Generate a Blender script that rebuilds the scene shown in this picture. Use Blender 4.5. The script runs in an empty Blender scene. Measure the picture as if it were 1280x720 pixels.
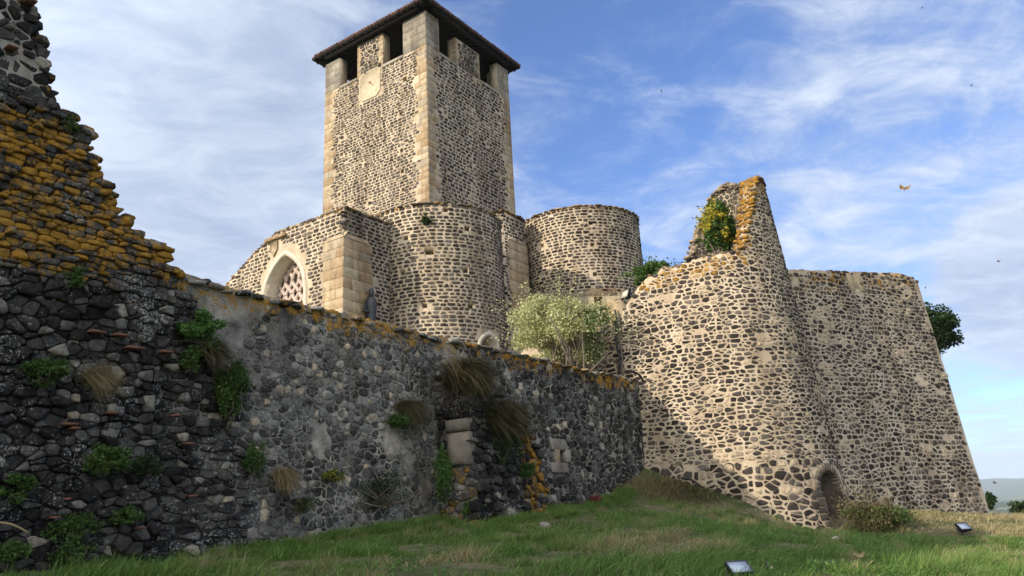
import bpy, math, random
import numpy as np
from mathutils import Matrix, Vector, kdtree
R = math.radians
rng = np.random.default_rng(7)
random.seed(7)
sc = bpy.context.scene
col = sc.collection

# ------------------------------------------------------------------ camera
F, PITCH, ROLL = 960.0, R(16.26), R(3.0)
EYE = np.array([0, 0, 1.7])
cf = np.array([0, math.cos(PITCH), math.sin(PITCH)])
_r = np.array([1.0, 0, 0]); _u = np.cross(_r, cf)
cr = math.cos(ROLL) * _r - math.sin(ROLL) * _u
cu = math.sin(ROLL) * _r + math.cos(ROLL) * _u
cd = bpy.data.cameras.new('camera'); cam = bpy.data.objects.new('camera', cd); col.objects.link(cam)
cam.matrix_world = Matrix(((cr[0], cu[0], -cf[0], EYE[0]), (cr[1], cu[1], -cf[1], EYE[1]), (cr[2], cu[2], -cf[2], EYE[2]), (0, 0, 0, 1)))
cd.sensor_width = 36; cd.lens = F / 1280 * 36; cd.clip_start = .1; cd.clip_end = 60000
sc.camera = cam

def ray(px, py): return cf + (px - 640) / F * cr + (360 - py) / F * cu
def at_y(px, py, Y): d = ray(px, py); return EYE + d * Y / d[1]
def at_plane(px, py, p0, n):
    d = ray(px, py); return EYE + d * (np.dot(np.asarray(p0, float) - EYE, n) / np.dot(d, n))

# ------------------------------------------------------------------ noise
def _h(ix, iy, iz, s):
    n = (ix.astype(np.int64) * 374761393 + iy.astype(np.int64) * 668265263 + iz.astype(np.int64) * 2147483647 + s * 1274126177) & 0xffffffff
    n = ((n ^ (n >> 13)) * 1274126177) & 0xffffffff
    return ((n ^ (n >> 16)) & 0xffff) / 65535.0
def vn(x, y, s=0, z=None):
    x = np.asarray(x, float); y = np.asarray(y, float); x, y = np.broadcast_arrays(x, y)
    ix = np.floor(x); iy = np.floor(y); fx = x - ix; fy = y - iy
    fx = fx * fx * (3 - 2 * fx); fy = fy * fy * (3 - 2 * fy); zz = np.zeros_like(ix)
    a = _h(ix, iy, zz, s); b = _h(ix + 1, iy, zz, s); c = _h(ix, iy + 1, zz, s); d = _h(ix + 1, iy + 1, zz, s)
    return a + (b - a) * fx + (c - a) * fy + (a - b - c + d) * fx * fy
def fbm(x, y, s=0, o=3):
    t = 0; w = .5
    for i in range(o): t = t + w * vn(np.asarray(x) * 2 ** i + 17 * i, np.asarray(y) * 2 ** i, s + i); w *= .5
    return t / (1 - .5 ** o)
def sstep(a, b, x): t = np.clip((x - a) / (b - a), 0, 1); return t * t * (3 - 2 * t)

# ------------------------------------------------------------------ objects and meshes
def tag(o, label=None, cat=None, group=None, kind=None):
    if label: o['label'] = label
    if cat: o['category'] = cat
    if group: o['group'] = group
    if kind: o['kind'] = kind
    return o
def thing(name, label, cat, loc=(0, 0, 0), group=None):
    o = bpy.data.objects.new(name, None); col.objects.link(o)
    o.location = [float(v) for v in loc]; o.empty_display_size = .3
    return tag(o, label, cat, group, 'thing')
def root_loc(p):
    v = Vector((0, 0, 0))
    while p is not None: v += p.location; p = p.parent
    return v

class MB:
    """collects vertices, faces and two vertex attributes for ONE mesh object"""
    def __init__(s): s.V = []; s.n = 0; s.L = []; s.C = []; s.M = []; s.rnd = []; s.lic = []
    def add(s, V, faces, mat=0, rnd=.5, lic=0.0):
        V = np.asarray(V, float).reshape(-1, 3)
        for f in (faces if isinstance(faces, (list, tuple)) and len(faces) and isinstance(faces[0], np.ndarray) else [np.asarray(faces)]):
            f = np.asarray(f, np.int64)
            if f.size == 0: continue
            s.L.append((f + s.n).ravel()); s.C.append(np.full(len(f), f.shape[1], np.int64)); s.M.append(np.full(len(f), mat, np.int64))
        s.V.append(V); s.n += len(V)
        s.rnd.append(np.broadcast_to(np.asarray(rnd, float), (len(V),)).copy()); s.lic.append(np.broadcast_to(np.asarray(lic, float), (len(V),)).copy())
    def box(s, c, ax, ay, az, mat=0, rnd=.5, lic=0., bev=0.):
        """box with centre c and half-axis vectors"""
        c, ax, ay, az = [np.asarray(q, float) for q in (c, ax, ay, az)]
        V = [c + i * ax + j * ay + k * az for k in (-1, 1) for j in (-1, 1) for i in (-1, 1)]
        Fc = np.array([[0, 2, 3, 1], [4, 5, 7, 6], [0, 1, 5, 4], [2, 6, 7, 3], [0, 4, 6, 2], [1, 3, 7, 5]])
        if np.dot(np.cross(ax, ay), az) < 0: Fc = Fc[:, ::-1]
        s.add(V, [Fc], mat, rnd, lic)
    def tube(s, pts, rad, k=8, mat=0, rnd=.5, cap=True, lic=0.):
        P = np.asarray(pts, float); n = len(P); rad = np.broadcast_to(np.asarray(rad, float), (n,))
        T = np.gradient(P, axis=0); T /= np.linalg.norm(T, axis=1)[:, None] + 1e-9
        ref = np.array([0, 0, 1.]) if abs(T[0][2]) < .9 else np.array([1., 0, 0])
        A = np.cross(T, ref); A /= np.linalg.norm(A, axis=1)[:, None] + 1e-9; B = np.cross(T, A)
        th = np.arange(k) * 2 * math.pi / k
        V = P[:, None] + rad[:, None, None] * (np.cos(th)[None, :, None] * A[:, None] + np.sin(th)[None, :, None] * B[:, None])
        i = np.arange(n - 1)[:, None] * k; j = np.arange(k)[None]; jn = (j + 1) % k
        q = np.stack([i + j, i + jn, i + k + jn, i + k + j], -1).reshape(-1, 4)[:, ::-1]
        fs = [q]
        V = V.reshape(-1, 3)
        if cap: fs += [np.arange(k)[None], (np.arange(k)[::-1] + (n - 1) * k)[None]]
        s.add(V, fs, mat, rnd, lic)
    def build(s, name, mats, parent=None, smooth=False, label=None):
        me = bpy.data.meshes.new(name)
        V = np.concatenate(s.V); L = np.concatenate(s.L); C = np.concatenate(s.C); M = np.concatenate(s.M)
        off = np.array(root_loc(parent)) if parent is not None else np.zeros(3)
        me.vertices.add(len(V)); me.vertices.foreach_set('co', (V - off * getattr(s, 'world', 1)).ravel())
        me.loops.add(len(L)); me.loops.foreach_set('vertex_index', L)
        me.polygons.add(len(C)); st = np.concatenate([[0], np.cumsum(C)[:-1]])
        me.polygons.foreach_set('loop_start', st); me.polygons.foreach_set('loop_total', C); me.polygons.foreach_set('material_index', M)
        if smooth: me.polygons.foreach_set('use_smooth', np.ones(len(C), bool))
        for nm, a in (('rnd', s.rnd), ('lic', s.lic)):
            at = me.attributes.new(nm, 'FLOAT', 'POINT'); at.data.foreach_set('value', np.concatenate(a))
        for m in (mats if isinstance(mats, (list, tuple)) else [mats]): me.materials.append(m)
        me.update(calc_edges=True); me.validate()
        o = bpy.data.objects.new(name, me); col.objects.link(o)
        if parent is not None: o.parent = parent
        if label: o['label'] = label
        return o

def lattice(mb, P, mat=0, rnd=.5, lic=0., flip=False):
    """P: (rows, cols, 3) grid -> quads"""
    r, c = P.shape[:2]
    i = np.arange(r - 1)[:, None] * c; j = np.arange(c - 1)[None]
    q = np.stack([i + j, i + j + 1, i + c + j + 1, i + c + j], -1).reshape(-1, 4)
    if flip: q = q[:, ::-1]
    mb.add(P.reshape(-1, 3), [q], mat, rnd, lic if np.isscalar(lic) else np.asarray(lic).ravel())

# ------------------------------------------------------------------ materials
class NT:
    def __init__(s, name):
        s.m = bpy.data.materials.new(name); s.m.use_nodes = True; s.t = s.m.node_tree; s.t.nodes.clear()
        s.out = s.t.nodes.new('ShaderNodeOutputMaterial')
    def n(s, ty, **k):
        d = s.t.nodes.new(ty)
        for a, v in k.items(): setattr(d, a, v)
        return d
    def l(s, a, b): s.t.links.new(a, b)
    def obj(s):
        if not hasattr(s, '_o'): s._o = s.n('ShaderNodeTexCoord').outputs['Object']
        return s._o
    def attr(s, nm): return s.n('ShaderNodeAttribute', attribute_name=nm).outputs['Fac']
    def noise(s, scale, det=3, rough=.6, vec=None, dist=0, stretch=None):
        d = s.n('ShaderNodeTexNoise'); d.inputs['Scale'].default_value = scale; d.inputs['Detail'].default_value = det
        d.inputs['Roughness'].default_value = rough; d.inputs['Distortion'].default_value = dist
        v = vec or s.obj()
        if stretch:
            mp = s.n('ShaderNodeMapping'); mp.inputs['Scale'].default_value = stretch; s.l(v, mp.inputs['Vector']); v = mp.outputs[0]
        s.l(v, d.inputs['Vector']); return d.outputs['Fac']
    def math(s, op, a, b=None, c=None, clamp=False):
        d = s.n('ShaderNodeMath', operation=op, use_clamp=clamp)
        for i, v in enumerate((a, b, c)):
            if v is None: continue
            if isinstance(v, (int, float)): d.inputs[i].default_value = v
            else: s.l(v, d.inputs[i])
        return d.outputs[0]
    def ss(s, v, a, b):
        d = s.n('ShaderNodeMapRange', interpolation_type='SMOOTHSTEP'); d.inputs[1].default_value = a; d.inputs[2].default_value = b
        s.l(v, d.inputs[0]); return d.outputs[0]
    def ramp(s, v, stops, interp='LINEAR'):
        d = s.n('ShaderNodeValToRGB'); e = d.color_ramp; e.interpolation = interp
        while len(e.elements) < len(stops): e.elements.new(.5)
        for el, (p, c) in zip(e.elements, stops): el.position = p; el.color = (*c, 1)
        s.l(v, d.inputs[0]); return d.outputs[0]
    def mix(s, f, a, b, mode='MIX'):
        d = s.n('ShaderNodeMix', data_type='RGBA', blend_type=mode)
        for sock, v in ((d.inputs[0], f), (d.inputs[6], a), (d.inputs[7], b)):
            if isinstance(v, (int, float)): sock.default_value = v
            elif isinstance(v, tuple): sock.default_value = (*v, 1)
            else: s.l(v, sock)
        return d.outputs[2]
    def bump(s, h, st=.5, dist=.02):
        d = s.n('ShaderNodeBump'); d.inputs['Strength'].default_value = st; d.inputs['Distance'].default_value = dist
        s.l(h, d.inputs['Height']); return d.outputs[0]
    def bsdf(s, colr, rough=.9, normal=None, spec=.2, metal=0.):
        d = s.n('ShaderNodeBsdfPrincipled')
        if isinstance(colr, tuple): d.inputs['Base Color'].default_value = (*colr, 1)
        else: s.l(colr, d.inputs['Base Color'])
        if isinstance(rough, (int, float)): d.inputs['Roughness'].default_value = rough
        else: s.l(rough, d.inputs['Roughness'])
        d.inputs['Specular IOR Level'].default_value = spec; d.inputs['Metallic'].default_value = metal
        if normal is not None: s.l(normal, d.inputs['Normal'])
        s.l(d.outputs[0], s.out.inputs[0]); return d

ORANGE = [(0, (.13, .085, .022)), (.4, (.27, .135, .016)), (.62, (.36, .195, .03)), (.8, (.30, .235, .10)), (1, (.30, .29, .2))]
def lichen(t, base, scale=4.2, gain=1.0, cols=ORANGE):
    nz = t.math('ADD', t.math('MULTIPLY', t.noise(scale, 5, .7), .75), t.math('MULTIPLY', t.noise(scale * 7, 2, .6), .25))
    nz = t.math('MULTIPLY_ADD', nz, 1.9, -.45)
    m = t.math('MULTIPLY', t.ss(t.math('ADD', nz, t.math('MULTIPLY', t.attr('lic'), gain)), .88, 1.14), .92)
    return t.mix(m, base, t.ramp(t.noise(scale * 3.3, 3), cols))
def stone_mat(name, stops, white=0.0, bump=.6, nscale=9, vary=.6, patch=False):
    t = NT(name)
    c = t.ramp(t.attr('rnd'), stops)
    nz = t.noise(nscale, 5, .65)
    c = t.mix(1.0, c, t.ramp(nz, [(.25, (1 - vary,) * 3), (.75, (1 + vary,) * 3)]), 'MULTIPLY')
    if white > 0:
        w = t.ss(t.math('ADD', t.noise(19, 4, .75), t.math('MULTIPLY', t.noise(1.1, 2), .45)), 1.02 - white, 1.09 - white)
        c = t.mix(t.math('MULTIPLY', w, .85), c, (.36, .37, .34))
    c = t.mix(1.0, c, t.ramp(t.noise(.9, 5, .65, stretch=(1, 1, .16)), [(.32, (.62,) * 3), (.52, (1,) * 3), (.75, (1.12,) * 3)]), 'MULTIPLY')
    if patch: c = t.mix(1.0, c, t.ramp(t.noise(.75, 5, .7), [(.33, (.45,) * 3), (.52, (1,) * 3), (.7, (1.45, 1.4, 1.28))]), 'MULTIPLY')
    c = lichen(t, c)
    hb = t.math('ADD', nz, t.math('MULTIPLY', t.noise(nscale * 4, 3), .4))
    t.bsdf(c, .95, t.bump(hb, bump, .04), .08); return t.m
def mortar_mat(name, base, dark, stain, bump=.7, gain=1.0, nsc=1.3, patch=False):
    t = NT(name)
    c = t.mix(t.ss(t.noise(nsc, 5, .65), .35, .68), base, dark)
    c = t.mix(t.math('MULTIPLY', t.ss(t.noise(.8, 4, .6, stretch=(1, 1, .25)), .5, .72), .75), c, stain)
    f = t.noise(26, 4, .7)
    c = t.mix(1.0, c, t.ramp(f, [(.25, (.66,) * 3), (.75, (1.28,) * 3)]), 'MULTIPLY')
    c = t.mix(1.0, c, t.ramp(t.noise(.9, 5, .65, stretch=(1, 1, .16)), [(.32, (.60, .57, .54)), (.52, (1,) * 3), (.75, (1.08,) * 3)]), 'MULTIPLY')
    if patch: c = t.mix(1.0, c, t.ramp(t.noise(.75, 5, .7), [(.33, (.45,) * 3), (.52, (1,) * 3), (.7, (1.45, 1.4, 1.28))]), 'MULTIPLY')
    c = lichen(t, c, gain=gain)
    t.bsdf(c, .95, t.bump(t.math('ADD', f, t.math('MULTIPLY', t.noise(7, 3), 1.2)), bump, .04), .1); return t.m
def simple_mat(name, c1, c2, scale=8, rough=.8, bump=.3, spec=.3, metal=0., rndmix=0.):
    t = NT(name)
    c = t.mix(t.ss(t.noise(scale, 5, .65), .3, .7), c1, c2)
    if rndmix: c = t.mix(1.0, c, t.ramp(t.attr('rnd'), [(0, (1 - rndmix,) * 3), (1, (1 + rndmix,) * 3)]), 'MULTIPLY')
    t.bsdf(c, rough, t.bump(t.noise(scale * 4, 3), bump, .02), spec, metal); return t.m

BAS = [(0, (.026, .022, .019)), (.35, (.045, .038, .032)), (.62, (.072, .061, .051)), (.82, (.12, .104, .088)), (.93, (.175, .14, .105)), (1, (.38, .30, .20))]
BASD = [(0, (.019, .017, .0155)), (.45, (.039, .036, .033)), (.72, (.070, .064, .057)), (.90, (.115, .108, .095)), (.97, (.25, .23, .185)), (1, (.36, .30, .21))]
GREYS = [(0, (.025, .024, .021)), (.3, (.060, .056, .049)), (.6, (.135, .127, .11)), (.9, (.28, .265, .23)), (1, (.36, .29, .2))]
M = dict(
    stone=stone_mat('basalt in tan mortar', BAS),
    stone_dark=stone_mat('dark basalt rubble', BASD, white=.20, bump=.9, patch=True),
    stone_grey=stone_mat('grey weathered rubble', GREYS, white=.22, bump=.9, patch=True),
    mortar=mortar_mat('tan lime mortar', (.51, .42, .30), (.41, .325, .22), (.31, .25, .18)),
    mortar_pale=mortar_mat('greyed lime mortar', (.46, .385, .285), (.37, .305, .22), (.26, .215, .165)),
    mortar_dark=mortar_mat('dark earthy joint', (.035, .032, .028), (.02, .019, .018), (.06, .055, .045)),
    mortar_grey=mortar_mat('weathered grey render', (.33, .305, .255), (.165, .153, .13), (.075, .069, .06), bump=1.0, nsc=2.6, patch=True),
    mortar_white=mortar_mat('whitish old mortar', (.42, .39, .33), (.26, .24, .20), (.12, .11, .095)),
)
def ash_mat(name, stops):
    t = NT(name); c = t.ramp(t.attr('rnd'), stops)
    nz = t.noise(3.5, 5, .65); c = t.mix(1.0, c, t.ramp(nz, [(.25, (.58,) * 3), (.75, (1.22,) * 3)]), 'MULTIPLY')
    c = t.mix(1.0, c, t.ramp(t.noise(.9, 5, .65, stretch=(1, 1, .16)), [(.34, (.55, .52, .5)), (.55, (1,) * 3)]), 'MULTIPLY')
    c = lichen(t, c); t.bsdf(c, .9, t.bump(t.math('ADD', nz, t.noise(30, 3)), .35, .02), .2); return t.m
M['ashlar'] = ash_mat('sandstone ashlar', [(0, (.30, .21, .12)), (.3, (.38, .28, .165)), (.6, (.42, .335, .215)), (.85, (.33, .275, .20)), (1, (.29, .185, .11))])
M['ashlar_grey'] = ash_mat('grey granite ashlar', [(0, (.19, .17, .14)), (.4, (.29, .26, .205)), (.7, (.35, .31, .24)), (1, (.26, .22, .155))])
M['door_inside'] = mortar_mat('shade-darkened passage rubble', (.16, .13, .095), (.07, .06, .048), (.05, .045, .04), bump=1.0, nsc=4)  # passage rubble coloured darker, the shade of the recess put into it
M['door_stone'] = ash_mat('rough doorway stone', [(0, (.06, .052, .045)), (.4, (.11, .095, .075)), (.75, (.20, .165, .12)), (1, (.34, .27, .18))])
M['plaster'] = simple_mat('worn cream plaster', (.46, .39, .27), (.36, .29, .19), 1.6, .9, .4)
M['white_plaster'] = simple_mat('pale limewashed stone', (.50, .45, .36), (.40, .35, .265), 3, .9, .4)
M['tracery'] = simple_mat('pinkish tracery stone', (.50, .40, .34), (.36, .28, .23), 4, .9, .5)
M['wood'] = simple_mat('weathered dark timber', (.020, .015, .012), (.012, .009, .008), 9, .8, .4)
M['tile'] = simple_mat('old clay roof tiles', (.10, .045, .028), (.055, .03, .022), 3, .85, .4, rndmix=.4)
M['terracotta'] = simple_mat('broken terracotta', (.17, .075, .045), (.11, .055, .035), 12, .9, .4)
M['dark'] = simple_mat('dark bronze', (.018, .018, .02), (.03, .032, .036), 6, .5, .2, .5)
M['cable'] = simple_mat('black rubber cable', (.014, .014, .015), (.03, .029, .028), 8, .6, .1, .4)
M['lamp_body'] = simple_mat('painted lamp housing', (.035, .037, .04), (.06, .06, .06), 20, .5, .1, .4)
M['lamp_glass'] = simple_mat('pale lamp glass', (.42, .48, .55), (.34, .40, .47), 5, .12, .02, .6)
M['rust'] = simple_mat('rusty metal', (.30, .13, .05), (.18, .08, .04), 20, .8, .4)
M['bark'] = simple_mat('grey bark', (.16, .13, .10), (.08, .065, .05), 14, .9, .7)
M['glass'] = simple_mat('dark leaded glass', (.03, .034, .04), (.06, .065, .07), 9, .25, .2, .5)

def leaf_mat(name, stops, tr=.3):
    t = NT(name)
    c = t.ramp(t.attr('rnd'), stops)
    d = t.n('ShaderNodeBsdfPrincipled'); t.l(c, d.inputs['Base Color']); d.inputs['Roughness'].default_value = .6; d.inputs['Specular IOR Level'].default_value = .25
    tl = t.n('ShaderNodeBsdfTranslucent'); t.l(c, tl.inputs[0])
    mx = t.n('ShaderNodeMixShader'); mx.inputs[0].default_value = tr
    t.l(d.outputs[0], mx.inputs[1]); t.l(tl.outputs[0], mx.inputs[2]); t.l(mx.outputs[0], t.out.inputs[0]); return t.m
M['leaf_green'] = leaf_mat('mid green leaves', [(0, (.025, .055, .012)), (.5, (.05, .10, .02)), (1, (.10, .16, .035))])
M['leaf_bright'] = leaf_mat('fresh green leaves', [(0, (.035, .085, .018)), (.5, (.07, .15, .03)), (1, (.12, .22, .05))])
M['leaf_dark'] = leaf_mat('dark evergreen leaves', [(0, (.012, .030, .009)), (.6, (.028, .055, .014)), (1, (.05, .085, .02))])
M['leaf_pale'] = leaf_mat('pale silver green leaves', [(0, (.17, .18, .06)), (.5, (.36, .37, .15)), (1, (.55, .55, .31))])
M['leaf_yellow'] = leaf_mat('yellow turning leaves', [(0, (.20, .18, .02)), (.5, (.35, .30, .03)), (1, (.5, .42, .06))])
M['broom'] = leaf_mat('olive broom stems', [(0, (.035, .040, .014)), (.45, (.070, .068, .027)), (.75, (.12, .095, .045)), (1, (.19, .135, .075))], .15)
M['dry'] = leaf_mat('dry straw stems', [(0, (.14, .10, .05)), (.5, (.26, .20, .10)), (1, (.38, .31, .17))], .15)
M['red'] = leaf_mat('dark red leaves', [(0, (.12, .015, .012)), (1, (.26, .05, .04))])
M['grass'] = leaf_mat('grass blades', [(0, (.040, .088, .014)), (.3, (.092, .172, .030)), (.5, (.165, .245, .055)), (.62, (.16, .18, .06)), (.78, (.26, .225, .11)), (1, (.46, .37, .20))], .25)

# ------------------------------------------------------------------ masonry generators
def stones(mb, mapf, u0, u1, v0, v1, cw, ch, K=10, gap=(.05, .10), prot=(.02, .06), seed=1, ju=.28, jv=.12, drop=.06, extra=.0, keep=None, lic=None,
           rmap=None, mat=1, sq=.85, taper=.84, wave=0.0, tilt=.35, rings=2, embed=.05, wvar=.55, rnd_c=(.10, .34)):
    """irregular stones laid in rough courses: every stone is a star-shaped cell of the seed points, shrunk by a mortar joint"""
    g = np.random.default_rng(seed)
    S = []
    nr = int((v1 - v0) / ch) + 2
    rows_h = v0 + np.cumsum(ch * (1 + .35 * (g.random(nr) - .5))) - ch * .5
    for r in range(nr):
        n = int((u1 - u0) / cw) + 3
        us = u0 - cw + np.cumsum(cw * (.62 + .76 * g.random(n)))
        vs = rows_h[r] + ch * jv * 2 * (g.random(n) - .5) + (wave * (fbm(us * .35, us * 0 + r * .12, seed) - .5) if wave else 0)
        us = us + cw * ju * (g.random(n) - .5)
        k = g.random(n) > drop
        S.append(np.stack([us, vs], 1)[k])
        if extra:
            k2 = g.random(n) < extra
            S.append(np.stack([us + cw * .5, vs + ch * (g.random(n) - .5)], 1)[k2])
    S = np.concatenate(S); n = len(S)
    asp = cw / ch * sq
    Q = S * np.array([1, asp])
    kd = kdtree.KDTree(n)
    for i in range(n): kd.insert((Q[i, 0], Q[i, 1], 0), i)
    kd.balance()
    sel = np.ones(n, bool)
    sel &= (S[:, 0] > u0 - cw * .2) & (S[:, 0] < u1 + cw * .2) & (S[:, 1] > v0 - ch * .3) & (S[:, 1] < v1 + ch * .3)
    if keep is not None: sel &= keep(S[:, 0], S[:, 1])
    idx = np.nonzero(sel)[0]; n2 = len(idx)
    if n2 == 0: return
    NB = 14
    K = 12
    W = wvar * cw * cw * (g.random(n) - .35)
    gpn = gap[0] + (gap[1] - gap[0]) * g.random(n)
    bx = cw * .80; by = bx * max(1.0, sq)
    poly = np.zeros((n2, K, 2))
    Ql = Q.tolist(); Wl = W.tolist()
    for a, i in enumerate(idx):
        x0, y0 = Ql[i]; gi = gpn[i]
        pts = [(-bx, -by), (bx, -by), (bx, by), (-bx, by)]
        for q in kd.find_n((x0, y0, 0), NB + 1):
            jj = q[1]
            if jj == i: continue
            nx, ny = Ql[jj][0] - x0, Ql[jj][1] - y0; d = math.hypot(nx, ny) + 1e-9; nx /= d; ny /= d
            h = max(d * .5 + (Wl[i] - Wl[jj]) / (2 * d), d * .16) - gi * (.35 + .3 * ((jj * 7919 + i * 104729) % 97) / 97) * math.hypot(nx, ny * asp * .8)
            if h < .02 * cw: h = .02 * cw
            out = []; m = len(pts); px, py = pts[-1]; pd = px * nx + py * ny - h
            for (cx, cy) in pts:
                cdd = cx * nx + cy * ny - h
                if (cdd <= 0) != (pd <= 0):
                    f = pd / (pd - cdd); out.append((px + (cx - px) * f, py + (cy - py) * f))
                if cdd <= 0: out.append((cx, cy))
                px, py, pd = cx, cy, cdd
            pts = out
            if len(pts) < 3: break
        if len(pts) < 3: pts = [(-.02, -.02), (.02, -.02), (0, .02)]
        while len(pts) > 6:
            m = len(pts); e = min(range(m), key=lambda k: (pts[k][0] - pts[(k + 1) % m][0]) ** 2 + (pts[k][1] - pts[(k + 1) % m][1]) ** 2)
            f = (e + 1) % m; mid = ((pts[e][0] + pts[f][0]) / 2, (pts[e][1] + pts[f][1]) / 2); pts[e] = mid; del pts[f]
        while len(pts) < 6:
            m = len(pts); e = max(range(m), key=lambda k: (pts[k][0] - pts[(k + 1) % m][0]) ** 2 + (pts[k][1] - pts[(k + 1) % m][1]) ** 2)
            f = (e + 1) % m; pts.insert(e + 1, ((pts[e][0] + pts[f][0]) / 2, (pts[e][1] + pts[f][1]) / 2))
        poly[a] = np.repeat(np.array(pts), 2, 0)
    nxt = np.roll(poly[:, 1::2], -1, 1); prv = np.roll(poly[:, 0::2], 1, 1); cur = poly[:, 0::2]
    ca = rnd_c[0] + (rnd_c[1] - rnd_c[0]) * g.random((n2, 6, 1)); cb = rnd_c[0] + (rnd_c[1] - rnd_c[0]) * g.random((n2, 6, 1))
    poly = np.stack([cur + (prv - cur) * ca, cur + (nxt - cur) * cb], 2).reshape(n2, K, 2)
    ctr = poly.mean(1, keepdims=True)
    poly = ctr + (poly - ctr) * (1 + .09 * (g.random((n2, K, 1)) - .5))
    cu_, cv_ = (S[idx, 0] + ctr[:, 0, 0])[:, None], (S[idx, 1] + ctr[:, 0, 1] / asp)[:, None]
    du = poly[..., 0] - ctr[..., 0]; dv = (poly[..., 1] - ctr[..., 1]) / asp
    th = np.zeros((n2, K)); rr = np.hypot(du, dv * asp)
    pr = (prot[0] + (prot[1] - prot[0]) * g.random((n2, 1)) ** 1.5)
    tx = tilt * (g.random((n2, 1)) - .5); ty = tilt * (g.random((n2, 1)) - .5)
    rad = np.sqrt((rr ** 2).mean(1))[:, None]
    layers = []
    def lay(scale, d): layers.append((cu_ + du * scale, cv_ + dv * scale, d))
    lay(1.02, np.full((n2, K), -embed))
    if rings == 3:
        lay(1.0, pr * .4 + 0 * th); lay(.95, pr * (.78 + .28 * g.random((n2, K))) + (tx * du + ty * dv) * .7); lay(.74, pr * (.95 + .3 * g.random((n2, K))) + (tx * du + ty * dv) * .62)
    else:
        lay(.985, pr * (.55 + .2 * g.random((n2, K)))); lay(taper, pr * (.9 + .2 * g.random((n2, K))) + (tx * du + ty * dv) * .5)
    nl = len(layers)
    U = np.concatenate([l[0] for l in layers] + [cu_], 1); Vv = np.concatenate([l[1] for l in layers] + [cv_], 1)
    Dd = np.concatenate([np.broadcast_to(l[2], (n2, K)) for l in layers] + [pr * 1.08], 1)
    P = mapf(U.ravel(), Vv.ravel(), Dd.ravel())
    m = nl * K + 1
    b = (np.arange(n2) * m)[:, None, None]; j = np.arange(K)[None]; jn = (j + 1) % K; lv = (np.arange(nl - 1) * K)[:, None]
    q = np.stack([lv + j, lv + jn, lv + K + jn, lv + K + j], -1).reshape(1, -1, 4)
    t = np.stack([(nl - 1) * K + j[0], (nl - 1) * K + jn[0], np.full(K, m - 1)], -1)[None]
    rv = g.random(n2) if rmap is None else rmap(S[idx, 0], S[idx, 1], g.random(n2))
    lc = np.zeros(n2) if lic is None else lic(S[idx, 0], S[idx, 1], g.random(n2))
    mb.add(P, [(q + b).reshape(-1, 4), (t + b).reshape(-1, 3)], mat, np.repeat(rv, m), np.repeat(lc, m))

def _cube_sphere():
    V = []; idx = {}
    for x in (-1, 0, 1):
        for y in (-1, 0, 1):
            for z in (-1, 0, 1):
                if (x, y, z) != (0, 0, 0): idx[(x, y, z)] = len(V); V.append((x, y, z))
    Fc = []
    for ax in range(3):
        for sg in (-1, 1):
            for a in (-1, 0):
                for b in (-1, 0):
                    q = []
                    for (i, j) in ((a, b), (a + 1, b), (a + 1, b + 1), (a, b + 1)):
                        p = [0, 0, 0]; p[ax] = sg; p[(ax + 1) % 3] = i; p[(ax + 2) % 3] = j; q.append(idx[tuple(p)])
                    Fc.append(q if sg > 0 else q[::-1])
    V = np.array(V, float); V = V / np.linalg.norm(V, axis=1)[:, None] ** .45
    return V, np.array(Fc)
CSV, CSF = _cube_sphere()
def chunks(mb, C, ax, ay, az, size, seed=1, mat=1, rnd=None, lic=0., flat=(1, .75, .55)):
    """loose rubble stones at the centres C, in the frame ax ay az"""
    g = np.random.default_rng(seed); C = np.asarray(C, float); n = len(C)
    if n == 0: return
    s = np.asarray(size) * np.ones(n); s = s[:, None] * np.asarray(flat)[None] * (.65 + .7 * g.random((n, 3)))
    Vl = CSV[None] * (1 + .38 * (g.random((n, 26, 3)) - .5)) * s[:, None] * .5
    a = (g.random(n) - .5) * .9; c, s_ = np.cos(a)[:, None], np.sin(a)[:, None]
    X = Vl[..., 0] * c - Vl[..., 1] * s_; Y = Vl[..., 0] * s_ + Vl[..., 1] * c; Z = Vl[..., 2] + .25 * (g.random(n) - .5)[:, None] * X
    P = C[:, None] + X[..., None] * np.asarray(ax) + Y[..., None] * np.asarray(ay) + Z[..., None] * np.asarray(az)
    f = CSF[None] + (np.arange(n) * 26)[:, None, None]
    rv = g.random(n) if rnd is None else (np.asarray(rnd) * np.ones(n))
    mb.add(P.reshape(-1, 3), [f.reshape(-1, 4)], mat, np.repeat(rv, 26), np.repeat(np.asarray(lic) * np.ones(n), 26))

def block(mb, mapf, u0, u1, v0, v1, d, bev=.02, mat=0, rnd=.5, lic=0., back=-.08, nu=1, seed=0):
    """one dressed block laid on a mapped surface"""
    g = np.random.default_rng(seed + int(u0 * 977 + v0 * 131) % 99991)
    us = np.linspace(u0, u1, nu + 1)
    rg = [[u0, v0], [u1, v0], [u1, v1], [u0, v1]]
    U, Vv, D = [], [], []
    for (e, dd) in ((0, back), (0, d - bev * .6), (bev, d)):
        jd = .012 * (g.random(2 * nu + 2) - .5) if dd == d else np.zeros(2 * nu + 2)
        uu = np.clip(us, u0 + e, u1 - e)
        U += list(uu) + list(uu[::-1]); Vv += [v0 + e] * (nu + 1) + [v1 - e] * (nu + 1); D += list(dd + jd)
    m = 2 * nu + 2
    P = mapf(np.array(U), np.array(Vv), np.array(D))
    j = np.arange(m); jn = (j + 1) % m
    q = np.concatenate([np.stack([l * m + j, l * m + jn, l * m + m + jn, l * m + m + j], 1) for l in (0, 1)])
    top = np.array([[2 * m + i, 2 * m + i + 1, 2 * m + m - 2 - i, 2 * m + m - 1 - i] for i in range(nu)])
    mb.add(P, [q, top], mat, rnd, lic)

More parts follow.
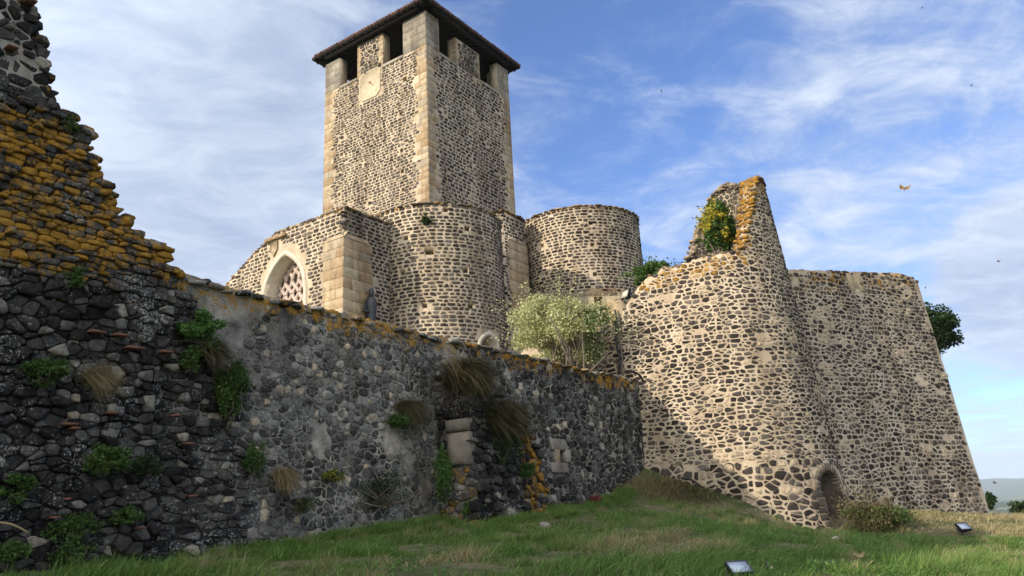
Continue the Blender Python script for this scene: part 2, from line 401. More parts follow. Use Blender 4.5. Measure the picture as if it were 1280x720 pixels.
def holed_face(mb, mapf, ul, vl, holes, mat=0, lic=None, amp=0., hmat=None):
    """wall face as a lattice with square put-log holes sunk into it"""
    ul = sorted(set([round(x, 4) for x in ul] + [round(h[i], 4) for h in holes for i in (0, 1)]))
    vl = sorted(set([round(x, 4) for x in vl] + [round(h[i], 4) for h in holes for i in (2, 3)]))
    U, Vv = np.meshgrid(ul, vl); D = amp * (fbm(U * 1.3, Vv * 1.3, 5) - .5) if amp else np.zeros_like(U)
    P = mapf(U.ravel(), Vv.ravel(), D.ravel()); c = len(ul)
    uc = (U[:-1, :-1] + U[1:, 1:]) / 2; vc = (Vv[:-1, :-1] + Vv[1:, 1:]) / 2
    ok = np.ones(uc.shape, bool)
    for h in holes: ok &= ~((uc > h[0]) & (uc < h[1]) & (vc > h[2]) & (vc < h[3]))
    i, j = np.nonzero(ok); b = i * c + j
    mb.add(P, [np.stack([b, b + 1, b + c + 1, b + c], 1)], mat, .5, 0. if lic is None else lic(U.ravel(), Vv.ravel()))
    for h in holes:
        dp = h[4]; a = np.array([h[0], h[1], h[1], h[0]] * 2); v = np.array([h[2], h[2], h[3], h[3]] * 2); d = np.array([.01] * 4 + [-dp] * 4)
        mb.add(mapf(a, v, d), [np.array([[0, 4, 5, 1], [1, 5, 6, 2], [2, 6, 7, 3], [3, 7, 4, 0], [4, 7, 6, 5]])[:, ::-1]], mat if hmat is None else hmat, .5)
def hole_keep(holes, m=.05):
    def f(u, v):
        k = np.ones(len(u), bool)
        for h in holes: k &= ~((u > h[0] - m) & (u < h[1] + m) & (v > h[2] - m) & (v < h[3] + m))
        return k
    return f
def plane_map(p0, d, n):
    p0, d, n = [np.asarray(q, float) for q in (p0, d, n)]
    def f(u, v, dd): return p0 + np.multiply.outer(u, d) + np.multiply.outer(dd, n) + np.multiply.outer(v, np.array([0, 0, 1.]))
    return f
def rect_holes(spots, s=.26, dp=.5): return [(u - s / 2, u + s / 2, v - s / 2, v + s / 2, dp) for u, v in spots]

def boolean_cut(o, cutter):
    m = o.modifiers.new('cut', 'BOOLEAN'); m.operation = 'DIFFERENCE'; m.object = cutter; m.solver = 'EXACT'
    dg = bpy.context.evaluated_depsgraph_get(); me = bpy.data.meshes.new_from_object(o.evaluated_get(dg))
    o.modifiers.clear(); old = o.data; o.data = me; bpy.data.meshes.remove(old)
    cm = cutter.data; bpy.data.objects.remove(cutter); bpy.data.meshes.remove(cm)

# ------------------------------------------------------------------ foliage generators
def leaves(mb, C, size, seed=1, mat=0, rnd=None, up=.35, asp=.55, fold=True):
    g = np.random.default_rng(seed); n = len(C)
    N = g.normal(size=(n, 3)); N[:, 2] += up * 2; N /= np.linalg.norm(N, axis=1)[:, None]
    T = np.cross(N, g.normal(size=(n, 3))); T /= np.linalg.norm(T, axis=1)[:, None]; B = np.cross(N, T)
    s = (size * (.6 + .8 * g.random(n)))[:, None]
    P = np.stack([C - T * s * .5, C + B * s * asp * .5 + N * s * .08, C + T * s * .5, C - B * s * asp * .5 + N * s * .08], 1)
    f = np.arange(n)[:, None] * 4 + np.array([0, 1, 2, 3])
    rv = g.random(n) if rnd is None else rnd
    mb.add(P.reshape(-1, 3), [f], mat, np.repeat(rv, 4))
def blob_points(c, rad, n, k, seed, shell=.55, lo=.28, hi=.5, flat_bottom=None):
    """points through a crown made of k uneven clumps; each clump has its own tone"""
    g = np.random.default_rng(seed); rad = np.asarray(rad, float)
    dirs = g.normal(size=(k, 3)); dirs /= np.linalg.norm(dirs, axis=1)[:, None]
    cc = dirs * (g.random((k, 1)) ** .4) * .78; cr_ = lo + (hi - lo) * g.random(k)
    w = cr_ ** 2 / (cr_ ** 2).sum(); which = g.choice(k, n, p=w)
    d = g.normal(size=(n, 3)); d /= np.linalg.norm(d, axis=1)[:, None]
    rr = (1 - shell * g.random(n) ** 1.5) * (1 + .15 * (g.random(n) - .5))
    P = cc[which] + d * (cr_[which] * rr)[:, None]
    tone = g.random(k)[which]
    return np.asarray(c) + P * rad, np.clip(.25 + .4 * tone + .35 * g.random(n), 0, 1)
def blades(mb, base, direc, length, width, seg=3, droop=.4, mat=0, rnd=.5, seed=3):
    """tapered bent blades; base, direc (n,3)"""
    g = np.random.default_rng(seed); n = len(base)
    L = np.asarray(length) * np.ones(n); W = np.asarray(width) * np.ones(n); dr = np.asarray(droop) * np.ones(n)
    T = direc / (np.linalg.norm(direc, axis=1)[:, None] + 1e-9)
    side = np.cross(T, np.array([0, 0, 1.]) + .3 * g.normal(size=(n, 3))); side /= np.linalg.norm(side, axis=1)[:, None] + 1e-9
    ts = np.linspace(0, 1, seg + 1); rows = []
    for t in ts[:-1]:
        p = base + T * (L * t)[:, None]; p[:, 2] -= dr * L * t * t
        w = side * (W * .5 * (1 - t * .75))[:, None]; rows += [p - w, p + w]
    p = base + T * L[:, None]; p[:, 2] -= dr * L; rows.append(p)
    P = np.stack(rows, 1); m = 2 * seg + 1; b = np.arange(n)[:, None, None] * m
    q = np.array([[2 * i, 2 * i + 1, 2 * i + 3, 2 * i + 2] for i in range(seg - 1)])[None]
    t = np.array([[2 * seg - 2, 2 * seg - 1, 2 * seg]])[None]
    fs = [(t + b).reshape(-1, 3)]
    if seg > 1: fs.append((q + b).reshape(-1, 4))
    mb.add(P.reshape(-1, 3), fs, mat, np.repeat(np.asarray(rnd) * np.ones(n), m))

# ------------------------------------------------------------------ terrain
NW = np.array([.8192, -.5735, 0]); DW = np.array([.5735, .8192, 0]); A0 = np.array([-7.0, 15.9, 0])     # rampart plane
def wmap(u, v, d): return A0 + np.multiply.outer(u, DW) + np.multiply.outer(d, NW) + np.multiply.outer(v, np.array([0, 0, 1.]))
def wpx(px, py, off=0.):
    q = at_plane(px, py, A0 + NW * off, NW); return float((q - A0) @ DW), float(q[2])
CP = [(0, 0, 0), (-8.7, 13.4, 1.15), (-7.6, 15, 1.12), (-6.1, 17.2, 1.18), (-2.1, 22.8, 1.6), (.5, 26.2, 1.75), (1.9, 28.5, 1.75), (3.9, 31.4, 2.4), (5.4, 33.6, 3.3),
      (5.4, 31.6, 2.05), (4.6, 29.6, 1.75), (6.9, 32.3, 2.35), (7.5, 30.2, 1.35), (6.3, 28.3, 1.3), (8.6, 31.5, 1.7), (10, 31.2, .85), (11.3, 31.4, .3), (12.6, 32.2, .55), (14, 33.8, .95), (18, 36.2, .8), (22.4, 38.8, .42),
      (26, 41, .2), (0, 9, .98), (4, 10.5, .75), (8, 12, .3), (-5, 9, 1.0), (-3.5, 13, 1.15), (8.5, 13.5, .2), (5, 20, 1.0), (10, 22, .35), (16, 28, .15), (22, 30, -.1),
      (28, 38, 0), (14, 14, -.2), (24, 20, -.6), (-14, 4, .6), (-10, -6, .1), (10, -4, -.4), (30, 46, -.3), (-20, -12, 0), (20, 6, -.8)]
_cp = np.array(CP, float)
def _rk(a, b): return np.sqrt(((a[:, None] - b[None]) ** 2).sum(2) + .3)
_n = len(_cp); _A = np.zeros((_n + 3, _n + 3)); _A[:_n, :_n] = _rk(_cp[:, :2], _cp[:, :2]) - .02 * np.eye(_n); _A[:_n, _n] = 1; _A[:_n, _n + 1:] = _cp[:, :2]; _A[_n:, :_n] = _A[:_n, _n:].T
_w = np.linalg.solve(_A, np.concatenate([_cp[:, 2], [0, 0, 0]]))
PLAIN = -84.0
def ground_z(x, y):
    x = np.asarray(x, float); y = np.asarray(y, float); sh = np.broadcast(x, y).shape
    p = np.stack([np.broadcast_to(x, sh).ravel(), np.broadcast_to(y, sh).ravel()], 1)
    z = np.zeros(len(p))
    for i in range(0, len(p), 20000):
        q = p[i:i + 20000]; z[i:i + 20000] = _rk(q, _cp[:, :2]) @ _w[:_n] + _w[_n] + q @ _w[_n + 1:]
    rr = np.hypot(p[:, 0] - 2, p[:, 1] - 26)
    z = np.clip(z, -4, 4) * (1 - sstep(33, 60, rr)) + .06 * (fbm(p[:, 0] * .9, p[:, 1] * .9, 3) - .5) + .05 * (fbm(p[:, 0] * 3, p[:, 1] * 3, 4) - .5)
    z += PLAIN * sstep(30, 190, rr) ** .9 + sstep(300, 900, rr) * 10 * (fbm(p[:, 0] * .0011, p[:, 1] * .0011, 8) - .5)
    return z.reshape(sh)
t_ax = np.linspace(-1, 1, 331)
ax_ = 4 * np.sinh(t_ax * 9.0) / math.sinh(9.0) * 4000 + 26 * t_ax * 1.0
def axis(c, fine, step, far, nfar):
    a = np.arange(-fine, fine + step / 2, step); b = fine + (far - fine) * (np.geomspace(1, 400, nfar) - 1) / 399
    return c + np.concatenate([-b[:0:-1], a, b[1:]])
gx = axis(6, 34, .33, 16000, 60); gy = axis(22, 34, .33, 16000, 60)
GX, GY = np.meshgrid(gx, gy)
mb = MB(); lattice(mb, np.stack([GX, GY, ground_z(GX, GY)], -1))
t = NT('ground')
pos = t.n('ShaderNodeNewGeometry').outputs['Position']
n1 = t.noise(.45, 5, .65, pos); n2 = t.noise(5, 4, .7, pos); far = t.n('ShaderNodeVectorMath', operation='LENGTH'); t.l(pos, far.inputs[0])
near = t.mix(t.ss(n1, .38, .62), t.ramp(n2, [(.3, (.035, .055, .018)), (.7, (.08, .095, .032))]), t.ramp(n2, [(.3, (.10, .085, .05)), (.7, (.21, .175, .10))]))
vor = t.n('ShaderNodeTexVoronoi'); vor.inputs['Scale'].default_value = .0042; t.l(pos, vor.inputs['Vector'])
fld = t.ramp(t.n('ShaderNodeSeparateColor').outputs[0], [(0, (.05, .085, .03)), (.3, (.075, .12, .035)), (.55, (.16, .16, .07)), (.8, (.10, .14, .05)), (1, (.24, .21, .11))])
sepc = [d for d in t.t.nodes if d.type == 'SEPARATE_COLOR'][0]; t.l(vor.outputs['Color'], sepc.inputs[0])
fld = t.mix(1.0, fld, t.ramp(t.noise(.012, 5, .7, pos), [(.3, (.55,) * 3), (.7, (1.3,) * 3)]), 'MULTIPLY')
c = t.mix(t.ss(far.outputs['Value'], 70, 220), near, fld)
t.bsdf(c, .95, t.bump(t.math('ADD', n2, t.noise(30, 3, .7, pos)), .8, .05), .1)
tag(mb.build('ground', t.m, smooth=True), kind='structure')

# ------------------------------------------------------------------ ruined high wall on the left
def prof(pts):
    a = np.array([p[0] for p in pts]); b = np.array([p[1] for p in pts]); return lambda u: np.interp(u, a, b)
RO = .18
edge_px = [(45, 0), (60, 62), (72, 92), (78, 130), (104, 140), (120, 182), (146, 232), (158, 262), (190, 297), (213, 303), (216, 330)]
edge = [wpx(x, y, RO) for x, y in edge_px]
A_END = edge[-1][0]
zruin = prof([(-38, 15.2), (-20, 14.6), (-8, 14.2), (-5, 13.6), (edge[0][0] - .35, 12.9)] + edge)
def zr_j(u): return zruin(u) + .10 * (vn(np.asarray(u) * 4.5, np.asarray(u) * 0, 9) - .5)
us = np.concatenate([np.linspace(-38, -5, 60), np.linspace(-4.9, A_END, 46)])
def solid_profile(mb, us, zb, zt, front, back, rows=26, mat=0, lic=None):
    """closed wall: front and back lattice, top, ends. front/back(u, z) -> points"""
    k = np.linspace(0, 1, rows)[:, None]; Z = zb(us)[None] + (zt(us) - zb(us))[None] * k; U = np.broadcast_to(us[None], Z.shape)
    Pf = front(U.ravel(), Z.ravel()).reshape(rows, len(us), 3); Pb = back(U.ravel(), Z.ravel()).reshape(rows, len(us), 3)
    P = np.concatenate([Pf, Pb[::-1], Pf[:1]]); 
    L = None if lic is None else np.concatenate([lic(U, Z), lic(U, Z)[::-1], lic(U, Z)[:1]])
    lattice(mb, P, mat, .5, 0. if L is None else L)
    for i, fl in ((0, False), (-1, True)):
        Q = np.stack([Pf[:, i], Pb[:, i]], 1); lattice(mb, Q, mat, .5, 0., fl)
def wall_bulge(u, v, amp=.12, sd=2): return amp * (fbm(u * .5, v * .5, sd, 3) - .5)

ruin = thing('ruined_wall', 'tall jagged ruined wall of black stones banded with orange lichen, at the far left', 'wall', A0 + DW * -3)
ruin['kind'] = 'thing'
def rlic(u, z, r=0.):
    z = np.asarray(z); rr = np.asarray(r, float)
    zn = z + 1.3 * (fbm(u * 1.0, z * 1.0, 31, 3) - .5) - .16 * np.clip(u + 2, -3, 0)
    band = sstep(5.7, 7.1, zn) * (1 - sstep(9.1, 9.9, z + .6 * (vn(u * 1.3, z, 33) - .5)))
    return -.12 + band * (.50 + .36 * rr + .22 * (fbm(u * .7, z * .7, 5) - .5)) + .25 * (rr > .95)
mb = MB()
fr = lambda u, z: wmap(u, z, RO - .13 + wall_bulge(u, z))
solid_profile(mb, np.where(us > -5, us - .16, us), lambda u: ground_z(*(A0 + DW * 0 + np.multiply.outer(u, DW))[:, :2].T) - .8, lambda u: zr_j(u + .16) - .2, fr, lambda u, z: wmap(u, z, -1.15 + wall_bulge(u, z, .3, 6)), 44, 0,
              lambda u, z: rlic(u, z, .6 + 0 * u) * .8)
def rm_ruin(u, v, r):
    return np.where(v > 9.9, r * .9, np.where(v > 6.3, .55 + .36 * r, r))
kr = lambda u, v: (v < zr_j(u) - .10) & (v > ground_z(*(A0 + np.multiply.outer(u, DW))[:, :2].T) - .3)
mapr = lambda u, v, d: wmap(u, v, RO - .13 + wall_bulge(u, v) + d)
# slabby orange courses above, big black blocks below, mortared black rubble at the top
stones(mb, mapr, -9.5, A_END, 6.2, 9.9, .25, .118, 12, (.004, .02), (.04, .16), 11, jv=.10, drop=.04, extra=.15, keep=lambda u, v: kr(u, v) & (v < 9.75), wvar=.95, rnd_c=(.05, .24), lic=rlic, rmap=rm_ruin, rings=3, sq=1.3)
stones(mb, mapr, -9.5, A_END, .6, 6.2, .255, .16, 14, (.004, .024), (.03, .18), 12, jv=.10, drop=.06, extra=.34, keep=kr, wvar=.95, rnd_c=(.05, .24), lic=rlic, rings=3, sq=.85, wave=.15)
mb.build('masonry', [M['mortar_dark'], M['stone_dark']], ruin)
mb = MB()
stones(mb, mapr, -9.5, -2.0, 9.7, 13.2, .29, .19, 13, (.012, .07), (.02, .12), 13, drop=.14, extra=.25, wvar=.9, rnd_c=(.05, .24), keep=lambda u, v: kr(u, v) & (v > 9.75), lic=lambda u, v, r: np.where(v < 10.2, .3 * r, -.05 + .3 * (r > .9)), rings=3, mat=1)
ml = mapr(np.linspace(-5.6, -2.9, 20).repeat(2), np.tile([0., 0.], 20), np.zeros(40))
pu = np.linspace(-9.5, edge[3][0] - .14, 24); kz = np.linspace(0, 1, 14)[:, None]; ZZ = 9.85 + (np.maximum(zr_j(pu + .16) - .22, 9.86) - 9.85)[None] * kz
lattice(mb, mapr((pu[None] + 0 * ZZ).ravel(), ZZ.ravel(), .025 + 0 * ZZ.ravel()).reshape(*ZZ.shape, 3), 0)
mb.build('upper_masonry', [M['mortar_white'], M['stone_dark']], ruin, label='upper masonry of black stones set in whitish mortar')
# broken stepped edge: loose stones across the thickness
C, Z0 = [], []
ee = [(-5.2, 13.3)] + edge
for (u0, z0), (u1, z1) in zip(ee[:-1], ee[1:]):
    ln = math.hypot(u1 - u0, z1 - z0); k = max(1, int(ln / .13))
    for i in range(k):
        f = (i + .5) / k
        for w in np.arange(-1.15, RO - .04, .22):
            C.append((u0 + (u1 - u0) * f - .10 + .08 * rng.normal(), z0 + (z1 - z0) * f - .08 + .07 * rng.normal(), w + .04 * rng.normal()))
C = np.array(C); P = wmap(C[:, 0], C[:, 1], C[:, 2])
mb = MB(); chunks(mb, P, DW, NW, np.array([0, 0, 1.]), .30, 5, 0, None, np.where((C[:, 1] < 9.8), .42 + .12 * rng.random(len(C)), .05 + .3 * (rng.random(len(C)) > .7)))
mb.build('broken_edge', M['stone_dark'], ruin)
for i, (px, py, w) in enumerate([(118, 416, .5), (148, 420, .45), (165, 436, .6), (205, 441, .42), (138, 517, .4), (84, 531, .42), (80, 624, .14), (66, 647, .2), (172, 660, .3), (90, 536, .25), (233, 555, .3), (36, 4, .3), (12, 62, .3), (238, 620, .22), (216, 520, .24)]):
    u, v = wpx(px, py, RO)
    mb = MB(); mb.box(wmap(np.array(u), np.array(v), np.array(RO + .06)), DW * w * .28, NW * .12, np.array([0.03 * rng.normal(), 0, 1]) * .02, 0, rng.random())
    mb.build('tile_fragment', M['terracotta'], ruin)

# ------------------------------------------------------------------ lower rampart running back to the bastion
ramp = thing('rampart_wall', 'long grey rubble rampart with a level lichened top, between the tall ruin and the bastion', 'wall', A0 + DW * 10)
def base_z(u, off=0.): return ground_z(*(A0 + NW * off + np.multiply.outer(np.asarray(u, float), DW))[..., :2].T)
ztop_pts = prof([(A_END - .6, 7.35), (A_END + .3, 7.12), (1, 7.0), (8, 6.98), (12, 7.0), (19, 7.02), (22.3, 6.98)])
zramp = lambda u: ztop_pts(u) + .07 * (fbm(u * 2.2, u * 0, 12) - .5)
us = np.linspace(A_END - .5, 22.6, 150)
def slope_off(v): return -.035 * (np.asarray(v) - 2)
def zonef(u, v):
    """0 black rubble, 1 rendered grey, 3 dark basalt at the far end"""
    b = np.interp(v, [1, 1.8, 3.4, 5, 6.4, 6.9], [2.3, 2.1, 1.45, .9, .35, -.2]) + .5 * (vn(u * 1.6, v * 1.6, 21) - .5)
    e = 9.6 + 1.0 * (vn(v * .8, v * 0, 4) - .5)
    return np.where(u < b, 0, np.where(u < e, 1, 3))
mb = MB()
def cope_l(u, v, r=.5): return np.clip(sstep(5.7, 6.95, v + .5 * (fbm(u * .9, v, 41) - .5)) * .60, 0, 1) * (.6 + .7 * fbm(u * .5, u * 0, 44)) - .06
fr = lambda u, z: wmap(u, z, slope_off(z) + wall_bulge(u, z, .22, 14) + .05 * (fbm(u * 3, z * 3, 15) - .5))
solid_profile(mb, us, lambda u: base_z(u) - .8, zramp, fr, lambda u, z: wmap(u, z, -1.1 + wall_bulge(u, z, .15, 7)), 40, 0, lambda u, z: cope_l(u, z))
ob = mb.build('mortar_bed', [M['mortar_grey']], None)
import bmesh
def recalc(o):
    b = bmesh.new(); b.from_mesh(o.data); bmesh.ops.remove_doubles(b, verts=b.verts, dist=1e-5); bmesh.ops.recalc_face_normals(b, faces=b.faces); b.to_mesh(o.data); b.free()
recalc(ob)
BO = 1.25
ua, _ = wpx(592, 560, BO); ub, _ = wpx(688, 600, BO)
du_, dv_ = wpx(703, 571)
mb = MB(); mb.box(wmap(np.array(du_), np.array(dv_), np.array(0)), DW * .22, NW * 1.0, np.array([0, 0, 1]) * .27); cut = mb.build('cut', M['dark']); recalc(cut); boolean_cut(ob, cut)
ob.parent = ramp; ob.matrix_parent_inverse = Matrix.Translation(-ramp.location)
mapw = lambda u, v, d: fr(u, v) + np.multiply.outer(np.asarray(d), NW)
mb = MB()
hk = lambda u, v: ~((np.abs(u - du_) < .42) & (np.abs(v - dv_) < .62))
nb_ = lambda u, v: ~((u > ua + .15) & (u < ub - .1) & (v < 4.6)) & (v < zramp(u) - .04) & (v > base_z(u) - .3) & hk(u, v)
kz = lambda z: (lambda u, v: (zonef(u, v) == z) & nb_(u, v))
cl = lambda u, v, r: cope_l(u, v) * (.6 + .7 * r) - .03
stones(mb, mapw, A_END - .2, 3.4, .6, 7.0, .27, .17, 14, (.006, .03), (.03, .16), 21, jv=.10, drop=.06, extra=.34, keep=kz(0), wvar=.95, rnd_c=(.05, .24), lic=cl, rings=3, wave=.15, sq=1.25)
mb.build('black_rubble', [M['mortar_grey'], M['stone_dark']], ramp)
mb = MB()
stones(mb, mapw, -.4, 10.8, .8, 7.0, .205, .145, 10, (.012, .06), (.002, .05), 22, drop=.10, extra=.45, wvar=1.0, keep=lambda u, v: kz(1)(u, v) & (fbm(u * .8, v * .8, 47, 3) < .67), lic=cl, jv=.3, ju=.5, embed=.06, tilt=.2, rmap=lambda u, v, r: np.clip(.16 + .62 * r * (.6 + .8 * vn(u * .9, v * .9, 51)) + .35 * (r > .93), 0, 1))
mb.build('grey_rubble', [M['mortar_grey'], M['stone_grey']], ramp)
mb = MB()
stones(mb, mapw, 8.6, 22.4, 1.2, 7.0, .28, .20, 10, (.02, .065), (.01, .06), 23, drop=.06, extra=.35, wvar=.7, keep=kz(3), lic=cl, jv=.28, ju=.4, rings=3)
mb.build('dark_rubble', [M['mortar_grey'], M['stone_dark']], ramp)
mb = MB()
cu2 = np.arange(A_END, 22.4, .26); C = []
for u in cu2:
    for w in (-.95, -.6, -.28, .02): C.append((u + .1 * rng.normal(), float(zramp(u)) - .10 + .035 * rng.normal(), w - .24 + .06 * rng.normal()))
C = np.array(C); chunks(mb, wmap(C[:, 0], C[:, 1], C[:, 2]), DW, NW, np.array([0, 0, 1.]), .34, 6, 0, None, -.14 + .85 * fbm(C[:, 0] * .6, C[:, 0] * 0, 44) ** 1.2 + .16 * (rng.random(len(C)) - .5), (1, .95, .36))
mb.build('lichen_coping', M['stone_grey'], ramp)
# drain opening framed by three pale blocks
mb = MB()
for (x0, y0, x1, y1) in ((688, 548, 707, 563), (688, 578, 710, 591)):
    a, b = wpx(x0, y0), wpx(x1, y1); block(mb, mapw, a[0], b[0], b[1], a[1], .10, .03, 0, .2 * rng.random(), .2)
a, b = wpx(706, 563), wpx(714, 577); block(mb, mapw, du_ + .2, du_ + .55, b[1] - .03, a[1] + .03, .09, .025, 0, .5)
block(mb, mapw, du_ - .5, du_ - .2, dv_ - .25, dv_ + .25, .09, .025, 0, .9, .4)
mb.build('drain_frame', M['ashlar_grey'], ramp)

# stub of a ruined buttress leaning on the rampart
but = thing('ruined_buttress', 'ruined stub of a buttress with big pale blocks and orange lichen, standing against the rampart', 'buttress', A0 + DW * 10 + NW * .8 + np.array([0, 0, 1.5]))
zb_top = prof([(ua - .3, 5.7), (ua + .4, 5.55), (ua + 1.4, 5.1), (ua + 2.6, 4.7), (ub - 1.0, 4.2), (ub - .4, 3.7), (ub, 3.3)])
ztb = lambda u: zb_top(u) + .15 * (vn(np.asarray(u) * 4, np.asarray(u) * 0, 3) - .5)
us = np.linspace(ua, ub, 30)
boff = lambda u, z: BO + .25 * (fbm(u * .8, z * .8, 71) - .5) - .07 * (z - 1.5) - .22 * sstep(ub - .8, ub, u)
bfr = lambda u, z: wmap(u, z, boff(u, z))
mb = MB(); solid_profile(mb, us, lambda u: base_z(u, 1.) - .8, ztb, bfr, lambda u, z: wmap(u, z, -.2 + 0 * z), 22, 0)
blic = lambda u, v, r: np.where(r > .25, .50 * sstep(ub - 2.3, ub - .7, u) + .1 * r, .05)
mapb = lambda u, v, d: bfr(u, v) + np.multiply.outer(np.asarray(d), NW)
stones(mb, mapb, ua, ub, 1, 5.6, .31, .19, 13, (.006, .035), (.04, .20), 31, drop=.1, extra=.2, keep=lambda u, v: (v < ztb(u) - .08) & (v > base_z(u, 1.) - .3) & (u > ua + .05), lic=blic, rings=3)
mape = lambda u, v, d: wmap(ua + 0 * u - d, v, u)                      # the near end: u runs out from the rampart
stones(mb, mape, .02, BO - .04, 1.2, 5.5, .32, .19, 13, (.006, .03), (.03, .14), 32, drop=.1, keep=lambda u, v: (v < 5.4) & (u < boff(ua + 0 * u, v) - .05) & ~((v > 3.05) & (v < 5.05) & (u > .35)), lic=lambda u, v, r: .46 * (v < 3.0) * (r > .3), rings=3,
       rmap=lambda u, v, r: np.where(v < 2.7, .55 + .45 * r, r))
mb.build('masonry', [M['mortar_grey'], M['stone_dark']], but)
for (v0, v1, u0, u1, m, d, rr) in ((3.05, 3.95, .38, 1.15, 'ashlar_grey', .16, .35), (3.98, 4.32, .36, 1.16, 'ashlar_grey', .2, .12), (4.36, 5.0, .30, 1.08, 'stone_dark', .2, .2)):
    mb = MB(); block(mb, mape, u0, u1, v0, v1, d, .09, 0, rr, .27, back=-.1, nu=4, seed=3)
    mb.build('corner_block', M[m], but)
C = []
for u in np.arange(ua, ub, .24):
    for w in np.arange(.1, BO, .25): C.append((u + .07 * rng.normal(), float(ztb(u)) - .05 + .04 * rng.normal(), w))
C = np.array(C); mb = MB(); chunks(mb, wmap(C[:, 0], C[:, 1], C[:, 2]), DW, NW, np.array([0, 0, 1.]), .36, 8, 0, None, .1 + .3 * rng.random(len(C)))
mb.build('broken_top', M['stone_dark'], but)

# ------------------------------------------------------------------ terrace inside the walls
mb = MB(); c0 = A0 - NW * .9; a_, b_ = -4.0, 21.5
poly = [c0 + DW * a_, c0 + DW * b_, c0 + DW * b_ + NW * 3.0 + DW * 9, c0 + DW * 50, c0 + DW * 50 - NW * 34, c0 + DW * a_ - NW * 34]
top = [p + np.array([0, 0, 6.35]) for p in poly]; bot = [p - np.array([0, 0, 12]) for p in poly]
k = len(poly); mb.add(top + bot, [np.arange(k)[None]] + [np.array([[i, i + k, (i + 1) % k + k, (i + 1) % k] for i in range(k)])])
tag(mb.build('terrace', simple_mat('terrace earth', (.09, .10, .04), (.17, .14, .09), 1.5, .95, .6)), kind='structure')

# ------------------------------------------------------------------ round bastion
BN = np.array([9.884, 35.569, 0]); NBV = np.array([-.45, -.893, 0]); TLV = np.array([-.893, .45, 0]); PH0 = math.atan2(-.893, -.45); RM, L0 = 3.7, 9.0
def brad(z): return 3.193 + .097 * (12 - np.asarray(z)) + .35 * np.exp(-np.maximum(np.asarray(z) + .2, 0) / .8)
def bmap(s, z, d):
    s = np.asarray(s, float); z = np.asarray(z, float); r = brad(z) + d
    fl = s < L0; ph = PH0 + (np.maximum(s, L0) - L0) / RM
    x = BN[0] + r * np.cos(ph) + np.where(fl, TLV[0] * (L0 - s), 0); y = BN[1] + r * np.sin(ph) + np.where(fl, TLV[1] * (L0 - s), 0)
    return np.stack([x, y, z + 0 * x], -1)
S_END = 23.6
zbt = prof([(0, 9.6), (4.2, 9.4), (4.9, 9.9), (5.4, 10.6), (6, 11.35), (6.7, 11.75), (7.3, 12.0), (8.4, 12.15), (9.8, 12.2), (10.8, 12.3), (11.35, 12.6), (11.7, 13.35), (12.1, 14.1), (12.5, 14.8), (12.9, 15.5), (13.25, 16.1), (13.6, 16.35), (16, 16.4), (17, 16.6), (18, 17.0), (19.2, 17.55), (20.3, 17.3), (21.4, 16.5), (22.4, 15.4), (23.2, 13.8), (23.6, 12.3)])
zbt_j = lambda s: zbt(s) + .26 * (vn(np.asarray(s) * 2.6, np.asarray(s) * 0, 14) - .5)
bas = thing('bastion', 'tall round bastion of dark stones in tan mortar, topped by a jagged ruined spur', 'bastion', (BN[0], BN[1], 0))
us = np.concatenate([np.linspace(0, 9, 50), np.linspace(9.12, S_END, 96)])
bfront = lambda u, z: bmap(u, z, .05 * (fbm(u * .8, z * .8, 61) - .5))
bl = lambda u, z: np.where(z > 11.0, .36 * sstep(-1.7, -.1, z - zbt(u)) + .06, -.1)
def bground(s): p = bmap(s, 0 * s + 1, 0); return ground_z(p[..., 0], p[..., 1])
mb = MB(); solid_profile(mb, us, lambda u: bground(u) - 1.0, zbt_j, bfront, lambda u, z: bmap(u, z, -.72 - .3 * sstep(12.4, 11.8, z) - 1.6 * sstep(11.5, 8, z)), 60, 0, bl)
ob = mb.build('mortar_bed', [M['mortar'], M['door_inside']], None); recalc(ob)
# small arched doorway low on its right flank
AS, AH, AZ0, AZ1 = 13.25, .66, .2, 1.95
pts = [(AS - AH, AZ0), (AS + AH, AZ0)] + [(AS + AH * math.cos(a), AZ1 + AH * 1.15 * math.sin(a)) for a in np.linspace(0, math.pi, 13)]
pa = np.array(pts)
mb = MB(); k = len(pa)
P1 = bmap(pa[:, 0], pa[:, 1], .6); P2 = bmap(pa[:, 0], pa[:, 1], -2.2)
mb.add(np.concatenate([P1, P2]), [np.arange(k)[None], np.arange(k)[::-1][None] + k, np.array([[i, i + k, (i + 1) % k + k, (i + 1) % k] for i in range(k)])])
cut = mb.build('cut', M['mortar']); recalc(cut); boolean_cut(ob, cut)
ob.parent = bas; ob.matrix_parent_inverse = Matrix.Translation(-bas.location)
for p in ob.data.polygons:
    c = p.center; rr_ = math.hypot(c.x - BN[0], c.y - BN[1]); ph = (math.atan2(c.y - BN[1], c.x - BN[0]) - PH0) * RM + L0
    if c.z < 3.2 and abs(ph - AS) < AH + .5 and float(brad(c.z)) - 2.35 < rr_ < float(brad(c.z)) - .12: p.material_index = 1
def in_arch(u, v, m=.0): return ((np.abs(u - AS) < AH + m) & (v < AZ1)) | (np.hypot((u - AS), (v - AZ1) / 1.15) < AH + m)
mb = MB()
kb = lambda u, v: (v < zbt_j(u) - .13) & (v > bground(u) - .2) & ~in_arch(u, v, .38)
blc = lambda u, v, r: np.where((v > 11) & (v > zbt(u) - .9), .42 * (r > .3) + .1, -.1)
mpb = lambda u, v, d: bmap(u, v, d + .05 * (fbm(u * .8, v * .8, 61) - .5))
def rbas(u, v, r):
    tan = fbm(u * .55, v * 1.5, 23, 3) + .35 * (r - .5)
    return np.where(tan > .74, .93 + .07 * r, np.clip(r * .92 + .45 * (fbm(u * .35, v * .9, 8) - .5), 0, 1))
